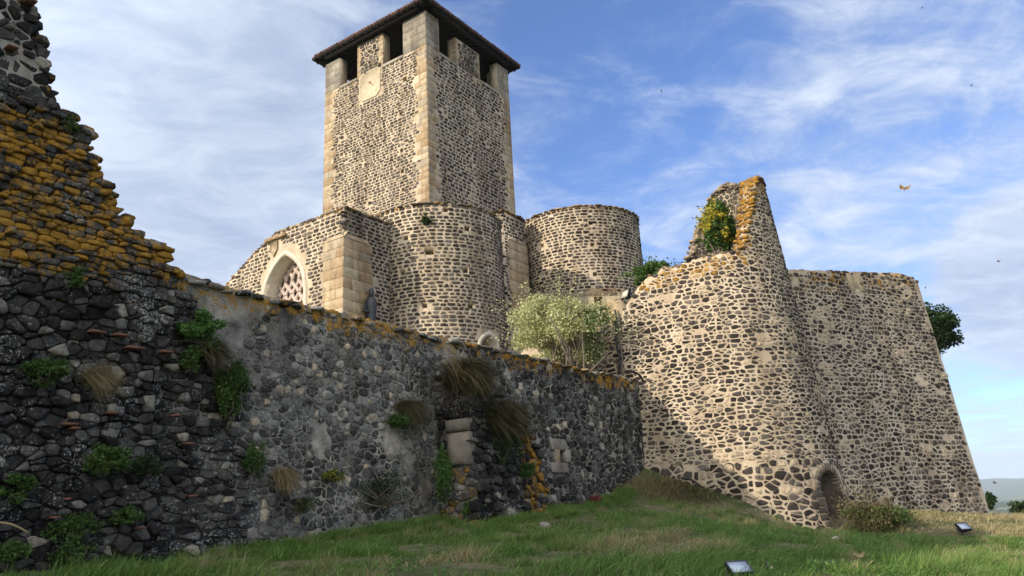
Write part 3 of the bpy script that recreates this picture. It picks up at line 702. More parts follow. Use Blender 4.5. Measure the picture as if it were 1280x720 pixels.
def patchy(u, v, lim=.77): return fbm(u * .8, v * 1.6, 37, 3) < lim
big = lambda v: v < 3.6
stones(mb, mpb, 3.9, 19.5, 2.9, 17.6, .275, .19, 9, (.04, .12), (.010, .04), 41, drop=.08, extra=.42, wvar=.85, sq=1.3, keep=lambda u, v: kb(u, v) & (v >= 3.0 + .8 * (vn(u * .8, u * 0, 3) - .3)) & patchy(u, v), lic=blc, rmap=rbas, wave=.30, jv=.15, ju=.36, rnd_c=(.05, .26))
stones(mb, mpb, 5.0, 17.5, -.4, 3.9, .32, .22, 10, (.045, .13), (.012, .05), 42, drop=.06, extra=.3, wvar=.9, keep=lambda u, v: kb(u, v) & (v < 3.0 + .8 * (vn(u * .8, u * 0, 3) - .3)) & patchy(u, v, .79), rmap=rbas, wave=.3, jv=.18, ju=.36, rnd_c=(.05, .26))
mb.build('facing_stones', [M['mortar'], M['stone']], bas)
mb = MB()   # inner side of the ruined spur
mi = lambda u, v, d: bmap(S_END + 10.5 - u, v, -.72 - d)
stones(mb, mi, 10.6, 21.7, 11.8, 17.6, .36, .22, 9, (.03, .08), (.02, .07), 43, keep=lambda u, v: v < zbt_j(S_END + 10.5 - u) - .15, rmap=lambda u, v, r: .6 + .4 * r)
mb.build('inner_stones', [M['mortar'], M['stone']], bas)
C = []
ss = np.concatenate([np.arange(4.3, 10.6, .26), np.arange(10.6, 14.3, .11), np.arange(14.3, 18.5, .2), np.arange(18.5, 23.4, .13)])
for s in ss:
    for d in np.arange(-.70 if s > 10.9 else -1.0, .02, .23): C.append((s + .05 * rng.normal(), float(zbt_j(s)) - (.08 if s > 10.9 else .0) + .05 * rng.normal(), d + .04 * rng.normal() - .03))
C = np.array(C); mb = MB(); P = bmap(C[:, 0], C[:, 1], C[:, 2])
spur = (C[:, 0] > 10.9) & (C[:, 0] < 14.0)
chunks(mb, P, np.array([1., 0, 0]), np.array([0, 1., 0]), np.array([0, 0, 1.]), .27, 9, 0, np.where(C[:, 0] > 18, .9 + .1 * rng.random(len(C)), .35 + .6 * rng.random(len(C))), np.where(spur, .50 + .14 * rng.random(len(C)), .2 + .2 * rng.random(len(C))), (1, .9, .6))
mb.build('ragged_top', M['stone'], bas)
mb = MB()   # voussoirs and jambs of the doorway
for i in range(15):
    a0, a1 = math.pi * i / 15 + .02, math.pi * (i + 1) / 15 - .02
    for_r = [(AH, a0), (AH + .27, a0), (AH + .27, a1), (AH, a1)]
    u = np.array([AS + r_ * math.cos(a) for r_, a in for_r]); v = np.array([AZ1 + r_ * 1.12 * math.sin(a) for r_, a in for_r])
    P = np.concatenate([mpb(u, v, -.25 + 0 * u), mpb(u, v, .035 + 0 * u)])
    mb.add(P, [np.array([[4, 5, 6, 7], [0, 4, 7, 3], [1, 2, 6, 5], [0, 1, 5, 4], [3, 7, 6, 2]])], 0, .3 + .6 * rng.random())
for sgn in (-1, 1):
    z = AZ0
    while z < AZ1 - .1:
        h = .24 + .14 * rng.random(); w = .24 + .2 * rng.random()
        u0, u1 = (AS - AH - w, AS - AH) if sgn < 0 else (AS + AH, AS + AH + w)
        block(mb, mpb, u0, u1, z, min(z + h - .03, AZ1), .03, .03, 0, rng.random(), back=-.3); z += h
mb.build('doorway_frame', M['door_stone'], bas)
mb = MB(); tp = bmap(np.linspace(0, S_END, 40), np.full(40, 11.2), np.full(40, -.6)); tp[:, 2] = np.minimum(11.3, zbt(np.linspace(0, S_END, 40)) - .5)
ctr = tp.mean(0); mb.add(np.concatenate([tp, [ctr + [0, 0, .2]]]), [np.array([[i, i + 1, 40] for i in range(39)] + [[39, 0, 40]])])
mb.build('platform', M['mortar_dark'], bas)

# ------------------------------------------------------------------ curtain wall with its sharp prow
CQ = np.array([22.368, 38.839, 0]); CNV = np.array([.5, -.866, 0]); CDV = np.array([.866, .5, 0])
cwl = thing('curtain_wall', 'high sloping curtain wall of dark stones in grey mortar, right of the round bastion', 'wall', (CQ[0], CQ[1], 0))
cuz = prof([(-13, 12.0), (-10, 12.05), (-5.5, 12.45), (-1.2, 12.85), (-.4, 12.75), (.4, 12.3)])
def cmap(u, v, d):
    u = np.asarray(u, float); v = np.asarray(v, float)
    return CQ + np.multiply.outer(u, CDV) + np.multiply.outer(d + .1 * (.45 - v), CNV) + np.multiply.outer(v, np.array([0, 0, 1.]))
def czj(u):
    z = cuz(u) + .08 * (vn(np.asarray(u) * 3, np.asarray(u) * 0, 19) - .5)
    return z - np.where(np.abs(np.asarray(u) + 5.25) < .17, .95, 0)
us = np.sort(np.concatenate([np.linspace(-12.5, 0.05, 80), [-5.43, -5.415, -5.085, -5.07]]))
cgz = lambda u: ground_z(*cmap(u, 0 * np.asarray(u) + .4, 0 * np.asarray(u))[..., :2].T)
cf_ = lambda u, z: cmap(u, z, .06 * (fbm(u * .6, z * .6, 81) - .5))
clc = lambda u, v: .42 * sstep(-2.7, -.2, v - cuz(u) + .8 * (fbm(u * .6, v * .4, 91) - .5)) + .03
mb = MB(); solid_profile(mb, us, lambda u: cgz(u) - .8, czj, cf_, lambda u, z: cmap(u, z, -1.6 - .1 * (12 - z)), 46, 0, clc)
stones(mb, lambda u, v, d: cmap(u, v, d + .06 * (fbm(u * .6, v * .6, 81) - .5)), -11.6, .0, 0, 12.8, .31, .21, 9, (.05, .135), (.010, .04), 51, drop=.08, extra=.40, wvar=.85, sq=1.3,
       keep=lambda u, v: (v < czj(u) - .12) & (v > cgz(u) - .2) & (u < -.12) & ~((np.abs(u + 5.25) < .35) & (v > 11.2)) & patchy(u + 31, v, .77), lic=lambda u, v, r: clc(u, v) * (.55 + .5 * r) - .04, rmap=lambda u, v, r: np.clip(rbas(u + 40, v, r), 0, .985), jv=.15, ju=.38, wave=.25, rnd_c=(.05, .26))
mb.build('masonry', [M['mortar_pale'], M['stone']], cwl)
mb = MB()   # return face round the prow
cm2 = lambda u, v, d: cmap(np.zeros_like(u) + d, v, -u)
stones(mb, cm2, .1, 1.6, 0, 12.2, .33, .225, 9, (.065, .165), (.006, .02), 52, keep=lambda u, v: (v < 12.1) & (u > .35))
mb.build('prow_stones', [M['mortar_pale'], M['stone']], cwl)
mb = MB(); C = np.array([(u + .06 * rng.normal(), float(cuz(u)) - .05 + .03 * rng.normal(), w) for u in np.arange(-11.5, .05, .28) if abs(u + 5.25) > .32 for w in (-1.3, -.9, -.5, -.15)])
chunks(mb, cmap(C[:, 0], C[:, 1], C[:, 2]), CDV, CNV, np.array([0, 0, 1.]), .36, 12, 0, .3 + .5 * rng.random(len(C)), .15 + .3 * rng.random(len(C)), (1, .9, .4))
mb.build('coping', M['stone'], cwl)
mb = MB()
for sg in (-1, 1): block(mb, cmap, -5.25 + sg * .17 - (.42 if sg < 0 else 0), -5.25 + sg * .17 + (.42 if sg > 0 else 0), 11.45, 12.3, .03, .03, 0, .5, .1, back=-.4)
mb.build('loophole_frame', M['ashlar'], cwl)

# ------------------------------------------------------------------ bell tower
dR = np.array([.57, .8216, 0]); dL = np.array([-.8216, .57, 0]); nL = -dR; nR = -dL; ZU = np.array([0, 0, 1.])
TC = np.array([-5.15, 47.0, 0]); TWL, TWR, ZS = 10.45, 10.05, 33.6
tower = thing('bell_tower', 'tall square stone bell tower with a dark tiled roof over open battlements', 'tower', TC + dL * 5 + dR * 5 + np.array([0, 0, 6.3]))
fL = plane_map(TC, -dL, nL); fR = plane_map(TC, dR, nR)
TB = TC + dL * TWL + dR * TWR
fBL = plane_map(TC + dL * TWL, -dR, dL)            # hidden faces
fBR = plane_map(TC + dR * TWR, dL, dR)
def tpx(px, py, face):
    q = at_plane(px, py, TC, nL if face == 'L' else nR); return float((q - TC) @ (-dL if face == 'L' else dR)), float(q[2])
hl = rect_holes([tpx(*p, 'L') for p in [(506, 99), (441, 132), (457, 158), (501, 142), (428, 172), (427, 193), (502, 188), (457, 206), (503, 214), (425, 219), (458, 230), (504, 237), (424, 243), (462, 254)]], .27)
hr = rect_holes([tpx(*p, 'R') for p in [(573, 117), (557, 141), (589, 205), (593, 230), (557, 214), (623, 150), (623, 222), (596, 180), (610, 180)]], .30)
hl[0] = (hl[0][0] - .05, hl[0][1] + .05, hl[0][2] - .05, hl[0][3] + .05, .6)
mb = MB()
holed_face(mb, fL, np.linspace(-TWL, 0, 24), np.linspace(5, ZS, 50), hl, 0, amp=.0)
holed_face(mb, fR, np.linspace(0, TWR, 24), np.linspace(5, ZS, 50), hr, 2, amp=.0)
lattice(mb, fBL(np.array([-TWR, 0, -TWR, 0.]), np.array([5, 5, ZS, ZS]), np.zeros(4)).reshape(2, 2, 3)); lattice(mb, fBR(np.array([0, TWL, 0, TWL]), np.array([5, 5, ZS, ZS]), np.zeros(4)).reshape(2, 2, 3))
for a, d in ((TC, dL), ):
    mb.add([TC + ZU * (ZS - .05), TC + dR * TWR + ZU * (ZS - .05), TB + ZU * (ZS - .05), TC + dL * TWL + ZU * (ZS - .05)], [np.array([[0, 1, 2, 3]])], 0)
kq = lambda h, lo, hi: (lambda u, v: hole_keep(h, .10)(u, v) & (u > lo) & (u < hi))
dial = (-6.62, -4.45, 31.35, 33.72)
ragL = lambda u, v: (u > -TWL + .95 + .3 * (vn(v * 1.1, v * 0, 3) > .5)) & (u < -.88 - .35 * (vn(v * 1.1, v * 0, 4) > .5))
ragR = lambda u, v: (u > .85 + .35 * (vn(v * 1.1, v * 0, 5) > .5)) & (u < TWR - .85 - .3 * (vn(v * 1.1, v * 0, 6) > .5))
kL = lambda u, v: kq(hl, -TWL, 0)(u, v) & ragL(u, v) & ~((u > dial[0] - .1) & (u < dial[1] + .1) & (v > dial[2] - .1) & (v < dial[3] + .1)) & (v < ZS - .22)
kR = lambda u, v: kq(hr, 0, TWR)(u, v) & ragR(u, v) & (v < ZS - .22)
rt = lambda u, v, r: np.clip(r * .96 + .35 * (fbm(u * .4, v * .9, 7) - .5), 0, .985)
rtl = lambda u, v, r: np.clip(.34 + .58 * r + .35 * (fbm(u * .4, v * .9, 7) - .5) + .08 * sstep(28, 33, v), 0, .985)  # lighter stones for the sunlit faces, sunlight put into their tone
stones(mb, fL, -TWL, 0, 15, ZS, .37, .213, 9, (.05, .12), (.01, .045), 61, drop=.05, extra=.05, keep=kL, rmap=rtl, jv=.07, ju=.3, sq=1.75, wvar=.25)
stones(mb, fR, 0, TWR, 15, ZS, .45, .27, 9, (.09, .14), (.01, .045), 62, drop=.05, extra=.05, keep=kR, rmap=rt, jv=.07, ju=.3, sq=1.75, wvar=.25)
mb.build('shaft', [M['mortar'], M['stone'], M['mortar_pale']], tower)
QM = [MB(), MB(), MB()]
z = 5.0; i = 0
while z < ZS - .05:
    h = .42 + .16 * rng.random(); z1 = min(z + h, ZS)
    a, b = (.95, .62) if i % 2 else (.62, 1.0)
    a += .25 * rng.random(); b += .25 * rng.random()
    for qi, f, u0, u1, r0 in ((0, fL, -a, -.012, 0), (0, fR, .012, b, .2), (1, fL, -TWL + .012, -TWL + b + .1, 0), (2, fR, TWR - a, TWR - .012, .2)):
        mb = QM[qi]
        if u1 - u0 > .95 and rng.random() < .5:
            m_ = (u0 + u1) / 2; block(mb, f, u0, m_ - .01, z + .012, z1 - .012, .02, .015, 0, min(1, rng.random() * .85 + r0 * .5), back=-.05); block(mb, f, m_ + .01, u1, z + .012, z1 - .012, .02, .015, 0, rng.random() * .85, back=-.05)
        else: block(mb, f, u0, u1, z + .012, z1 - .012, .02, .015, 0, min(1, rng.random() * .85 + r0 * .5), back=-.05)
    z = z1; i += 1
for mb in QM: mb.build('quoin_strip', M['ashlar'], tower)
TH = .74
def pier(name, spans, z0, z1, mats, ash=True, seed=0):
    """merlon built as boxes; spans: list of (face map, u0, u1)"""
    mb = MB(); g = np.random.default_rng(seed)
    for f, u0, u1 in spans:
        V = np.concatenate([f(np.array([u0, u1, u1, u0]), np.full(4, zz), np.array([-.004, -.004, -TH, -TH])) for zz in (z0, z1)])
        mb.add(V, [np.array([[3, 2, 1, 0], [4, 5, 6, 7], [0, 1, 5, 4], [1, 2, 6, 5], [2, 3, 7, 6], [3, 0, 4, 7]])], 0)
        if ash:
            z = z0; k = 0
            while z < z1 - .1:
                h = min(.50 + .16 * g.random(), z1 - z); h = z1 - z if z1 - z - h < .2 else h
                m_ = u0 + (u1 - u0) * ((.38 if k % 2 else .6) + .1 * g.random())
                for a, b in ((u0, m_), (m_, u1)): block(mb, f, a + .012, b - .012, z + .012, z + h - .012, .02, .015, 1, g.random(), back=-.05)
                z += h; k += 1
        else:
            stones(mb, f, u0 + .15, u1 - .15, z0 + .1, z1 - .1, .40, .26, 9, (.05, .12), (.01, .045), seed, drop=.12, keep=lambda u, v: (u > u0 + .25) & (u < u1 - .25), mat=1, rmap=lambda u, v, r: .3 + .62 * r)
    return mb.build(name, mats, tower)
pl = lambda a: (M['mortar'], a)
pier('corner_pier', [(fL, -2.2, 0), (fR, 0, 1.45)], ZS, 36.38, [M['mortar_pale'], M['ashlar_grey']], True, 1)
pier('corner_pier', [(fL, -TWL, -8.8), (fBL, -TWR, -TWR + 1.6)][:1] + [(fBL, -1.6, -.0)], ZS, 36.2, [M['mortar_pale'], M['ashlar_grey']], True, 2)
pier('corner_pier', [(fR, 7.2 + 1.3, TWR), (fBR, 0, 1.6)], ZS, 36.3, [M['mortar_pale'], M['ashlar_grey']], True, 3)
pier('corner_pier', [(fBL, -TWR, -TWR + 1.6), (fBR, TWL - 1.6, TWL)], ZS, 36.3, [M['mortar_pale'], M['ashlar_grey']], True, 4)
pier('merlon', [(fL, -6.87, -4.2)], ZS, 36.4, [M['mortar'], M['stone']], False, 5)
pier('merlon', [(fR, 3.3, 6.2)], ZS, 35.9, [M['mortar_pale'], M['stone']], False, 6)
pier('merlon', [(fBL, -6.6, -3.6)], ZS, 35.95, [M['mortar'], M['stone']], False, 7)
pier('merlon', [(fBR, 3.6, 6.6)], ZS, 35.95, [M['mortar'], M['stone']], False, 8)
for f, a, b in ((fL, -8.8, -6.87), (fL, -4.2, -2.2), (fR, 1.45, 3.3), (fR, 6.2, 8.5)):
    mb = MB(); block(mb, f, a - .02, b + .02, ZS - .17, ZS + .04, .07, .02, 0, .6, back=-.9); mb.build('sill', M['ashlar_grey'], tower)
for f, u0, u1, zt in ((fL, -6.87, -4.2, 36.4), (fR, 3.3, 6.2, 35.9)):
    for sg in (0, 1):
        mb = MB(); z = ZS
        while z < zt - .1:
            h = min(.38 + .1 * rng.random(), zt - z); q = .3 + .2 * rng.random()
            a, b = (u0, u0 + q) if sg == 0 else (u1 - q, u1)
            block(mb, f, a, b, z + .012, z + h - .012, .022, .015, 0, rng.random() * .9, back=-.3); z += h
        mb.build('merlon_edging', M['ashlar'], tower)
x0, x1, z0, z1 = dial; cc = .42
pts = [(x0 + cc, z0), (x1 - cc, z0), (x1, z0 + cc * .8), (x1, z1 - .3), (x1 - .3, z1), (x0 + .3, z1), (x0, z1 - .3), (x0, z0 + cc * .8)]
u = np.array([p[0] for p in pts]); v = np.array([p[1] for p in pts]); mb = MB()
cx_, cz_ = u.mean(), v.mean()
V = np.concatenate([fL(u, v, 0 * u - .05), fL(u, v, 0 * u + .05), fL(cx_ + (u - cx_) * .93, cz_ + (v - cz_) * .93, 0 * u + .05), fL(cx_ + (u - cx_) * .92, cz_ + (v - cz_) * .92, 0 * u + .03)])
mb.add(V, [np.array([[i + 8 * l, (i + 1) % 8 + 8 * l, (i + 1) % 8 + 8 * l + 8, i + 8 * l + 8] for i in range(8) for l in range(3)]), np.arange(8)[None] + 24])
def build_world(mb, name, mats, par, rootobj, **k):
    o = mb.build(name, mats, None, **k); o.parent = par; o.matrix_parent_inverse = Matrix.Translation(-Vector(rootobj.location)); return o
sd = build_world(mb, 'sundial', M['plaster'], tower, tower)
mb = MB()
pc = fL(np.array([-5.55, -5.2]), np.array([32.75, 32.35]), np.array([.03, .34])); mb.tube(pc, .028, 6); mb.box(fL(np.array([-5.55]), np.array([32.75]), np.array([.035]))[0], dL * .1, ZU * .05, nL * .01)
o = mb.build('pointer', M['rust'], None); o.parent = sd
# roof
OV, ZE = .74, 36.60; PT = math.tan(R(21))
roof_c = TC + dL * TWL / 2 + dR * TWR / 2
hx, hy = TWL / 2 + OV, TWR / 2 + OV                     # half extents along dL, dR
def rp(a, b, z): return roof_c + dL * a + dR * b + ZU * z
apex = ZE + min(hx, hy) * PT
mb = MB()
E4 = [rp(-hx, -hy, ZE), rp(-hx, hy, ZE), rp(hx, hy, ZE), rp(hx, -hy, ZE)]; E5 = [p + ZU * .10 for p in E4]; ri = [rp(-.2, 0, apex), rp(.2, 0, apex)]
mb.add(E4 + E5 + [rp(0, 0, apex), rp(0, 0, apex - .12)], [np.array([[4, 5, 8], [5, 6, 8], [6, 7, 8], [7, 4, 8], [0, 9, 1], [1, 9, 2], [2, 9, 3], [3, 9, 0]]), np.array([[0, 1, 5, 4], [1, 2, 6, 5], [2, 3, 7, 6], [3, 0, 4, 7]])])
roof = build_world(mb, 'roof', M['wood'], tower, tower)
mb = MB()
for side in range(4):
    along, H, Dp = [(dL, hx, hy), (dR, hy, hx), (dL, hx, hy), (dR, hy, hx)][side]; inn = [dR, -dL, -dR, dL][side]
    k = int(2 * H / .30)
    for i in range(k):
        a = -H + (i + .5) * 2 * H / k
        run = (H - abs(a)) / H * Dp
        if run < .15: continue
        p0 = roof_c + along * a - inn * (Dp + .06 + .03 * rng.random()) + ZU * (ZE + .15); p1 = roof_c + along * a - inn * (Dp - run) + ZU * (ZE + .17 + run * apex / apex * (apex - ZE) / Dp)
        mb.tube([p0, (p0 + p1) / 2, p1], .135 + .012 * rng.random(), 7, 0, rng.random())
o = mb.build('tiles', M['tile'], None); o.parent = roof
mb = MB()
for side in range(4):
    along, H, Dp = [(dL, hx, hy), (dR, hy, hx), (dL, hx, hy), (dR, hy, hx)][side]; inn = [dR, -dL, -dR, dL][side]
    for a in np.arange(-H + .5, H, .62):
        run = min(1.9, (H - abs(a)) / H * Dp)
        s_ = np.array(inn) * (run / 2) + ZU * (run / 2 * (apex - ZE) / Dp)
        mb.box(roof_c + along * a - inn * Dp + s_ + ZU * (ZE - .08), s_ * .98, along * .05, ZU * .07)
    mb.box(roof_c - inn * (Dp - OV + .35) + ZU * (ZE - .09 + 0), along * (H - OV - .4), inn * .14, ZU * .12)   # wall plate beams
    mb.box(roof_c - inn * (Dp + .005) + ZU * (ZE + .055), along * (H + .004 * side), inn * .02, ZU * .075)
o = mb.build('rafters', M['wood'], None); o.parent = roof

# ------------------------------------------------------------------ church east end
EC = np.array([-4.42, 43.5, 0]); KC = EC + dR * -7.32
tr = thing('church_transept', 'gabled church transept wall with a pointed window and a pale corner buttress', 'church', KC + dL * 3 + dR * 3 + np.array([0, 0, 6.3]))
fT = plane_map(KC, -dL, nL); fE = plane_map(EC, dR, nR)
ztt = prof([(-13, 13.6), (-9.4, 15.8), (-7.6, 16.75), (-5.6, 17.55), (-5, 17.6), (0, 17.55)])
def pointed(cx, hw, z0, zs, rise, n=9):
    """outline of a pointed arch, from foot to foot"""
    xs = hw * (1 - np.linspace(0, 1, n)); zz = zs + rise * np.sqrt(np.clip(4 - (xs / hw + 1) ** 2, 0, 4)) / 1.7321
    return np.array([(cx - hw, z0)] + [(cx - x, z) for x, z in zip(xs, zz)] + [(cx + x, z) for x, z in zip(xs[::-1][1:], zz[::-1][1:])] + [(cx + hw, z0)])
def arch_cut(mapf, out, d0, d1):
    k = len(out); mb = MB()
    mb.add(np.concatenate([mapf(out[:, 0], out[:, 1], np.full(k, d0)), mapf(out[:, 0], out[:, 1], np.full(k, d1))]), [np.arange(k)[None], np.arange(k)[::-1][None] + k, np.array([[i, i + k, (i + 1) % k + k, (i + 1) % k] for i in range(k)])])
    c = mb.build('cut', M['mortar']); recalc(c); return c
def arch_frame(mb, mapf, out, w, d1, depth, mat=0):
    c = out.mean(0); T = np.gradient(out, axis=0); N = np.stack([-T[:, 1], T[:, 0]], 1); N /= np.linalg.norm(N, axis=1)[:, None] + 1e-9
    if ((out + N - c) ** 2).sum() < ((out - N - c) ** 2).sum(): N = -N
    o2 = out + N * w; inn = out + N * .0 - N * .03; k = len(out)
    rows = [(o2, -.1), (o2, d1), (inn, d1), (inn, -depth)]
    P = np.stack([mapf(r_[:, 0], r_[:, 1], np.full(k, d)) for r_, d in rows]); lattice(mb, P, mat, .5)
WI = pointed(-4.75, 1.72, 11.0, 13.7, 2.35)
mb = MB(); us = np.linspace(-13, 0, 40)
solid_profile(mb, us, lambda u: 5 + 0 * u, ztt, lambda u, z: fT(u, z, 0 * u), lambda u, z: fT(u, z, 0 * u - 1.4), 20, 0, lambda u, z: .55 * sstep(-.35, -.05, z - ztt(u)))
ob = mb.build('end_wall', [M['mortar'], M['stone']], None); recalc(ob)
boolean_cut(ob, arch_cut(fT, WI, .5, -1.2)); ob.parent = tr; ob.matrix_parent_inverse = Matrix.Translation(-tr.location)
cxW, = (-4.75,)
def in_win(u, v): return np.abs(u - cxW) < np.where(v < 13.7, 1.72, 1.72 * (np.sqrt(np.clip(4 - 3 * np.clip((v - .45 - 13.7) / 2.35, 0, 1.0) ** 2, 1, 4)) - 1) - 9 * (v > 16.6)) + .45
mb = MB()
stones(mb, fT, -12.5, 0, 11, 17.6, .38, .212, 9, (.06, .125), (.01, .045), 71, keep=lambda u, v: (v < ztt(u) - .12) & ~in_win(u, v) & ((u < -1.1 - .5 * (vn(v * 1.3, v * 0, 2) > .5)) | (v > 16.05)) & ~((np.abs(u + 5.65) < .4) & (v > 15.9) & (v < 17.1)), rmap=rtl, jv=.07, sq=1.75, wvar=.25)
# the east side wall and the mass of the choir behind the apses
ZB2 = 17.55
holed_face(mb, fE, np.linspace(-7.32, 5.2, 14), np.linspace(5, ZB2, 12), [], 2)
stones(mb, fE, -7.3, -2.4, 11, ZB2, .38, .212, 9, (.06, .125), (.01, .045), 72, keep=lambda u, v: (u > -5.5 + .5 * (vn(v * 1.3, v * 0, 5) > .5)) | (v > 15.9), rmap=rt, jv=.07, sq=1.75, wvar=.25)
lo = [KC, EC + dR * 5.2, EC + dR * 5.2 + dL * 5, KC + dL * 5]
mb.add([p + ZU * ZB2 for p in lo], [np.array([[0, 1, 2, 3]])], 0)
hi = [EC + dR * 5.2, EC + dR * 17, EC + dR * 17 + dL * 12, EC + dR * 5.2 + dL * 12]
for z_ in (20.4,):
    V = [p + ZU * 5 for p in hi] + [p + ZU * z_ for p in hi]
    mb.add(V, [np.array([[4, 5, 6, 7], [0, 1, 5, 4], [1, 2, 6, 5], [2, 3, 7, 6], [3, 0, 4, 7]])], 2)
mb.build('rubble_walls', [M['mortar'], M['stone'], M['mortar_pale']], tr)
mb = MB()
C = np.array([(u, float(ztt(u)) + .01, w) for u in np.arange(-12.5, -.1, .24) for w in (-.9, -.5, -.12)])
C[:, 1] -= .05
chunks(mb, fT(C[:, 0], C[:, 1], C[:, 2]), -dL, nL, ZU, .36, 15, 0, .8 + .2 * rng.random(len(C)), .2 + .3 * rng.random(len(C)), (1, .9, .35))
C = np.array([(u, ZB2 + .01, w) for u in np.arange(-7.1, -2.5, .42) for w in (-.9, -.45, -.05)])
chunks(mb, fE(C[:, 0], C[:, 1], C[:, 2]), dR, nR, ZU, .40, 16, 0, .8 + .2 * rng.random(len(C)), .2 + .3 * rng.random(len(C)), (1, .9, .35))
mb.build('coping', M['stone'], tr)
mb = MB(); arch_frame(mb, fT, WI, .24, .045, 1.15)
win = build_world(mb, 'pointed_window', M['white_plaster'], tr, tr)
mb = MB(); k = len(WI); mb.add(fT(WI[:, 0], WI[:, 1], np.full(k, -.95)), [np.arange(k)[None]], 1)
def in_pt(u, v): return abs(u - cxW) < (1.7 if v < 13.7 else 1.72 * (math.sqrt(max(0, 4 - 3 * min(1, (v - 13.7) / 2.33) ** 2)) - 1))
for ph in np.arange(-4, 5):
    for sg in (-1, 1):
        seg = []
        for v in np.arange(11, 16.05, .08):
            uu = cxW + ph * .58 + sg * .29 * math.sin((v - 11) * 2 * math.pi / 1.7) + sg * .05
            if in_pt(uu, v): seg.append(fT(np.array([uu]), np.array([v]), np.array([-.86]))[0])
            else:
                if len(seg) > 2: mb.tube(seg, .12, 6, 0)
                seg = []
        if len(seg) > 2: mb.tube(seg, .12, 6, 0)
o = mb.build('tracery', [M['tracery'], simple_mat('blocked window infill', (.13, .10, .085), (.08, .065, .055), 3, .9, .5)], None); o.parent = win
mb = MB()   # clasping corner buttress
for f, u0, u1 in ((fT, -1.15, .28), (fE, -7.32 - .28, -5.75)):
    zz = 5.0; q = 0
    while zz < 15.7:
        h = .46 + .14 * rng.random(); h = 15.75 - zz if 15.75 - zz - h < .25 else h
        m_ = u0 + (u1 - u0) * (.35 if q % 2 else .62)
        e0 = u0 - (.35 * rng.random() if f is fT else 0); e1 = u1 + (.3 * rng.random() if f is fE else 0)
        for a, b in ((e0, m_), (m_, e1)): block(mb, f, a + .008, b - .008, zz + .008, zz + h - .008, .28, .02, 0, rng.random() * .8, back=-.1)
        zz += h; q += 1
V = np.concatenate([fT(np.array([-1.2, .32]), np.array([15.75, 15.75]), np.array([.30, .30])), fT(np.array([-1.2, .32]), np.array([16.15, 16.15]), np.array([-.02, -.02]))]); mb.add(V, [np.array([[0, 1, 3, 2]])], 0, .5)
V = np.concatenate([fE(np.array([-7.62, -5.7]), np.array([15.753, 15.753]), np.array([.30, .30])), fE(np.array([-7.62, -5.7]), np.array([16.15, 16.15]), np.array([-.02, -.02]))]); mb.add(V, [np.array([[0, 1, 3, 2]])], 0, .5)
mb.build('corner_buttress', M['ashlar'], tr)
mb = MB(); u = np.array([-5.95, -5.35, -5.33, -5.65, -5.97]); v = np.array([17.0, 17.0, 16.5, 16.1, 16.5])
V = np.concatenate([fT(u, v, 0 * u - .05), fT(u, v, 0 * u + .09)]); mb.add(V, [np.arange(5)[None, ::-1] + 5, np.array([[i, (i + 1) % 5, (i + 1) % 5 + 5, i + 5] for i in range(5)])], 0, .5)
block(mb, fT, -6.35, -4.6, 17.1, 17.28, .20, .03, 0, .2, .3); mb.build('carved_shield', M['ashlar'], tr)

